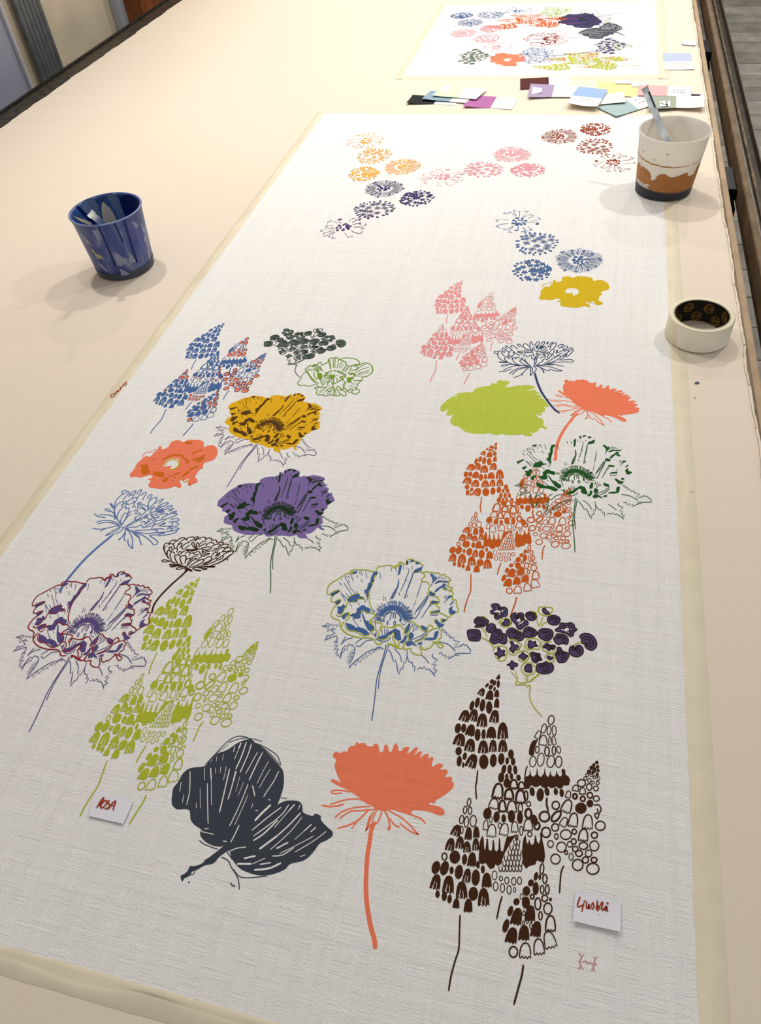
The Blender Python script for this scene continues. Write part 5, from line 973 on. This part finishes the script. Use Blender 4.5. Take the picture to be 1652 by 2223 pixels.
# blue cup
bc = np.array([-.9047, 1.2459]); R0, R1, H = .0593, .0697, .1242
cupb = empty('paint_cup', (*bc, TZ+.0012)); tag(cupb, 'blue paint-stained plastic cup with dark blue drips on the bare canvas', 'cup')
def blue_plastic():
    m = bpy.data.materials.new('cup_blue'); m.use_nodes = True; nt = m.node_tree; b = nt.nodes['Principled BSDF']; L = nt.links.new
    tc = nd(nt, 'ShaderNodeTexCoord'); mp = nd(nt, 'ShaderNodeMapping'); mp.inputs['Scale'].default_value = (34, 34, 12); L(tc.outputs['Object'], mp.inputs[0])
    n = nd(nt, 'ShaderNodeTexNoise'); n.inputs['Scale'].default_value = 1; n.inputs['Detail'].default_value = 3; n.inputs['Distortion'].default_value = .8; L(mp.outputs[0], n.inputs['Vector'])
    r = nd(nt, 'ShaderNodeValToRGB'); e = r.color_ramp.elements
    e[0].position = .30; e[0].color = (*lin((44, 64, 138)), 1); e[1].position = .74; e[1].color = (*lin((158, 166, 182)), 1)
    for p_, c_ in ((.46, (60, 76, 146)), (.56, (76, 96, 160)), (.64, (122, 134, 168))): x = e.new(p_); x.color = (*lin(c_), 1)
    L(n.outputs['Fac'], r.inputs[0]); L(r.outputs[0], b.inputs['Base Color']); b.inputs['Roughness'].default_value = .35
    t = nd(nt, 'ShaderNodeBsdfTranslucent'); L(r.outputs[0], t.inputs[0]); mx = nd(nt, 'ShaderNodeMixShader'); mx.inputs[0].default_value = .18
    L(b.outputs[0], mx.inputs[1]); L(t.outputs[0], mx.inputs[2]); L(mx.outputs[0], nt.nodes['Material Output'].inputs[0]); return m
lathe('cup_body', cup_profile(R0, R1, H), blue_plastic(), cupb)
fb_ = math.degrees(math.atan2(-bc[1], -bc[0]))
lathe('rim', [(R1-.0006, H-.0018), (R1+.0024, H-.0018), (R1+.0026, H-.0006), (R1+.0008, H+.0004), (R1-.001, H)], plastic('rim_highlight_blue', (128, 140, 184), .2), cupb)  # lighter ring: the highlight along the cup rim is put into its colour
dk = mat('paint_navy', (16, 28, 92), rough=.3); md = mat('paint_blue', (52, 84, 146), rough=.4, var=.35, vscale=45)
# inner paint film (darker blue on the inside wall)
lathe('inner_paint_film', [(R1-.0022, H-.003), (R0+(R1-R0)*.5-.0022, H*.5), (R0-.0022, .02), (0, .02)], md, cupb)['label'] = 'blue paint film inside'
def drip(da, z0, z1, w, lean=0):
    wall_patch('paint_drip', smooth_=False, outline=[(fb_+da-w, z0), (fb_+da+w, z0), (fb_+da+w+lean, z1+.004), (fb_+da+lean+w*.9, z1), (fb_+da+lean-w*.9, z1), (fb_+da+lean-w, z1+.004)], r0=R0, r1=R1, h=H, m=dk, par=cupb, off=.0007)
drip(-19, H-.004, .034, 1.7, 1); drip(5.5, H-.004, .080, 1.5, 3); drip(22, H-.004, .028, 2.0, 0)
wall_patch('bottom_band', [(fb_-178, .0015), (fb_+178, .0015), (fb_+178, .015), (fb_-178, .015)], R0, R1, H, mat('band_grey', (66, 72, 84), rough=.4), cupb, .0003, False)['label'] = 'grey bottom band'
wsm = mat('paint_scrape', (132, 140, 166), rough=.5); wsy = mat('paint_scrape_y', (160, 164, 132), rough=.5)
def scrape(pl, m): wall_patch('scraped_patch', [(fb_+a, z) for a, z in pl], R0, R1, H, m, cupb, .0004, False)
for pl in ([(-12, .064), (-6, .060), (0, .050), (6, .044), (4, .035), (-8, .033), (-15, .036), (-13, .050)], [(12, .058), (15, .052), (20, .036), (23, .031), (9, .032), (7, .040), (11, .046)],
           [(-33, .114), (-24, .114), (-25, .100), (-28, .084), (-31, .096)], [(-13, .028), (-8, .024), (2, .012), (-4, .010), (-14, .011)], [(-66, .100), (-58, .106), (-55, .098), (-50, .092), (-46, .080), (-54, .082), (-60, .080), (-62, .090)],
           [(50, .060), (58, .056), (63, .060), (68, .058), (70, .066), (62, .064), (55, .068)], [(34, .112), (42, .104), (46, .096), (40, .094), (37, .100)], [(55, .100), (60, .086), (64, .076), (56, .074), (54, .086)], [(-52, .046), (-44, .038), (-36, .024), (-42, .022), (-50, .032)]): scrape(pl, wsm)
for pl in ([(-56, .072), (-48, .070), (-46, .062), (-38, .060), (-34, .050), (-42, .052), (-48, .050), (-50, .060)], [(-58, .088), (-54, .092), (-51, .086), (-55, .082)]): scrape(pl, wsy)
def inner_patch(name, outline, m):
    o = wall_patch(name, [(fb_+180+a, z) for a, z in outline], R0, R1, H, m, cupb, -.0026); return o
crm = mat('inner_cream', (198, 192, 170), rough=.5)
inner_patch('bare_inner_patch', [(-12, .060), (-12, .080), (-9, .094), (-4, .104), (0, .111), (5, .102), (9, .088), (11, .074), (12, .060)], crm)
mid = mat('paint_mid', (98, 116, 154), rough=.5, var=.15, vscale=60)
inner_patch('thin_inner_film', [(-26, .121), (-10, .121), (-14, .100), (-16, .070), (-16, .056), (-32, .056), (-30, .090)], mid)
inner_patch('thin_inner_film', [(12, .121), (40, .121), (36, .100), (20, .070), (14, .070)], mid)
inner_patch('bare_inner_patch', [(72, .118), (66, .112), (44, .092), (34, .080), (40, .080), (58, .098)], crm)
inner_patch('dark_inner_patch', [(-70, .119), (-36, .118), (-30, .095), (-36, .075), (-74, .075)], dk)
inner_patch('dark_inner_patch', [(50, .119), (44, .119), (26, .080), (34, .080)], dk)
sa = P(196, 464, .122); sb = P(222, 488, .112)
S1 = Vector((*P(198, 465, .150), TZ+.150)); S0 = Vector((*P(262, 520, .03), TZ+.03))
spn = empty('mixing_spoon', tuple(S0)); tag(spn, 'glossy white plastic spoon handle standing in the blue paint cup', 'spoon')
child(bar('handle', S0, S1, .0105, .005, mat('spoon_white', (246, 247, 246), rough=.25), taper=1.1), spn)
# ------------------------------------------------------------------ tape roll
tc_ = np.array([.2215, 1.1288]); RO, HT = .0508, .0400; RI = .0425
roll = empty('masking_tape_roll', (*tc_, TZ+.0018)); tag(roll, 'roll of cream masking tape standing on the canvas at the right edge', 'tape roll')
lathe('tape_body', [(RI+.0022, .0), (RO-.0006, .0), (RO, .0008), (RO, HT-.0008), (RO-.0006, HT), (RI+.0022, HT)], mat('tape_cream', (228, 220, 192), rough=.6, spec=.3), roll)
lathe('cardboard_core', [(RI+.0022, HT+.0002), (RI, HT+.0002), (RI, .0005)], mat('core_card', (176, 160, 140), rough=.8), roll)
lathe('core_lining', [(RI-.0003, HT-.0004), (RI-.0003, .0008)], mat('core_black', (18, 15, 10), rough=.5), roll)
gold = mat('core_gold', (158, 122, 44), rough=.5, metal=.2)
ft_ = math.degrees(math.atan2(-tc_[1], -tc_[0]))
def ring_on_core(a, z, rr, w):
    V = []; Fc = []; n = 22; R_ = RI-.0006
    for k in range(n):
        t = 2*math.pi*k/n
        for q in (rr-w/2, rr+w/2):
            aa = math.radians(a)+q*math.cos(t)/R_; zz = min(max(z+q*math.sin(t), .001), HT-.0006); V.append((R_*math.cos(aa), R_*math.sin(aa), zz))
    for k in range(n): i = 2*k; j = 2*((k+1) % n); Fc.append((i, j, j+1, i+1))
    return V, Fc
for k in range(16):
    a = ft_+180+(k-7.5)*23; z = .027 if k % 2 else .010
    V, Fc = [], []
    for rr, w_ in ((.0080, .0010), (.0058, .0008)):
        v, f = ring_on_core(a, z, rr, w_); b = len(V); V += v; Fc += [tuple(i+b for i in q) for q in f]
    R_ = RI-.0006
    for dz in (-.0012, .0012):
        b = len(V)
        for da_, zz in ((-.006, dz-.0006), (.006, dz-.0006), (.006, dz+.0006), (-.006, dz+.0006)):
            aa = math.radians(a)+da_/R_; V.append((R_*math.cos(aa), R_*math.sin(aa), z+zz))
        Fc.append((b, b+1, b+2, b+3))
    pyd('round_gold_stamp', V, Fc, gold, roll)
# loose tape end: slightly peeled flap on the front-left of the roll
V, Fc = [], []; n = 60
for i in range(n+1):
    t = i/n; a = math.radians(ft_-26+t*170)
    for j in range(6):
        s_ = j/5; z = .001+s_*(HT-.002); aa = a-(1-t)*math.radians(2+11*max(0, s_-.0)) if i < 4 else a
        lift_ = .0006+.0035*max(0, 1-t*16)*max(0, s_-.35)
        V.append(((RO+lift_)*math.cos(aa), (RO+lift_)*math.sin(aa), z))
for i in range(n):
    for j in range(5): k = i*6+j; Fc.append((k, k+6, k+7, k+1))
pyd('loose_tape_end', V, Fc, mat('tape_end', (238, 233, 218), rough=.5), roll, smooth=True)['label'] = 'peeled loose tape end'
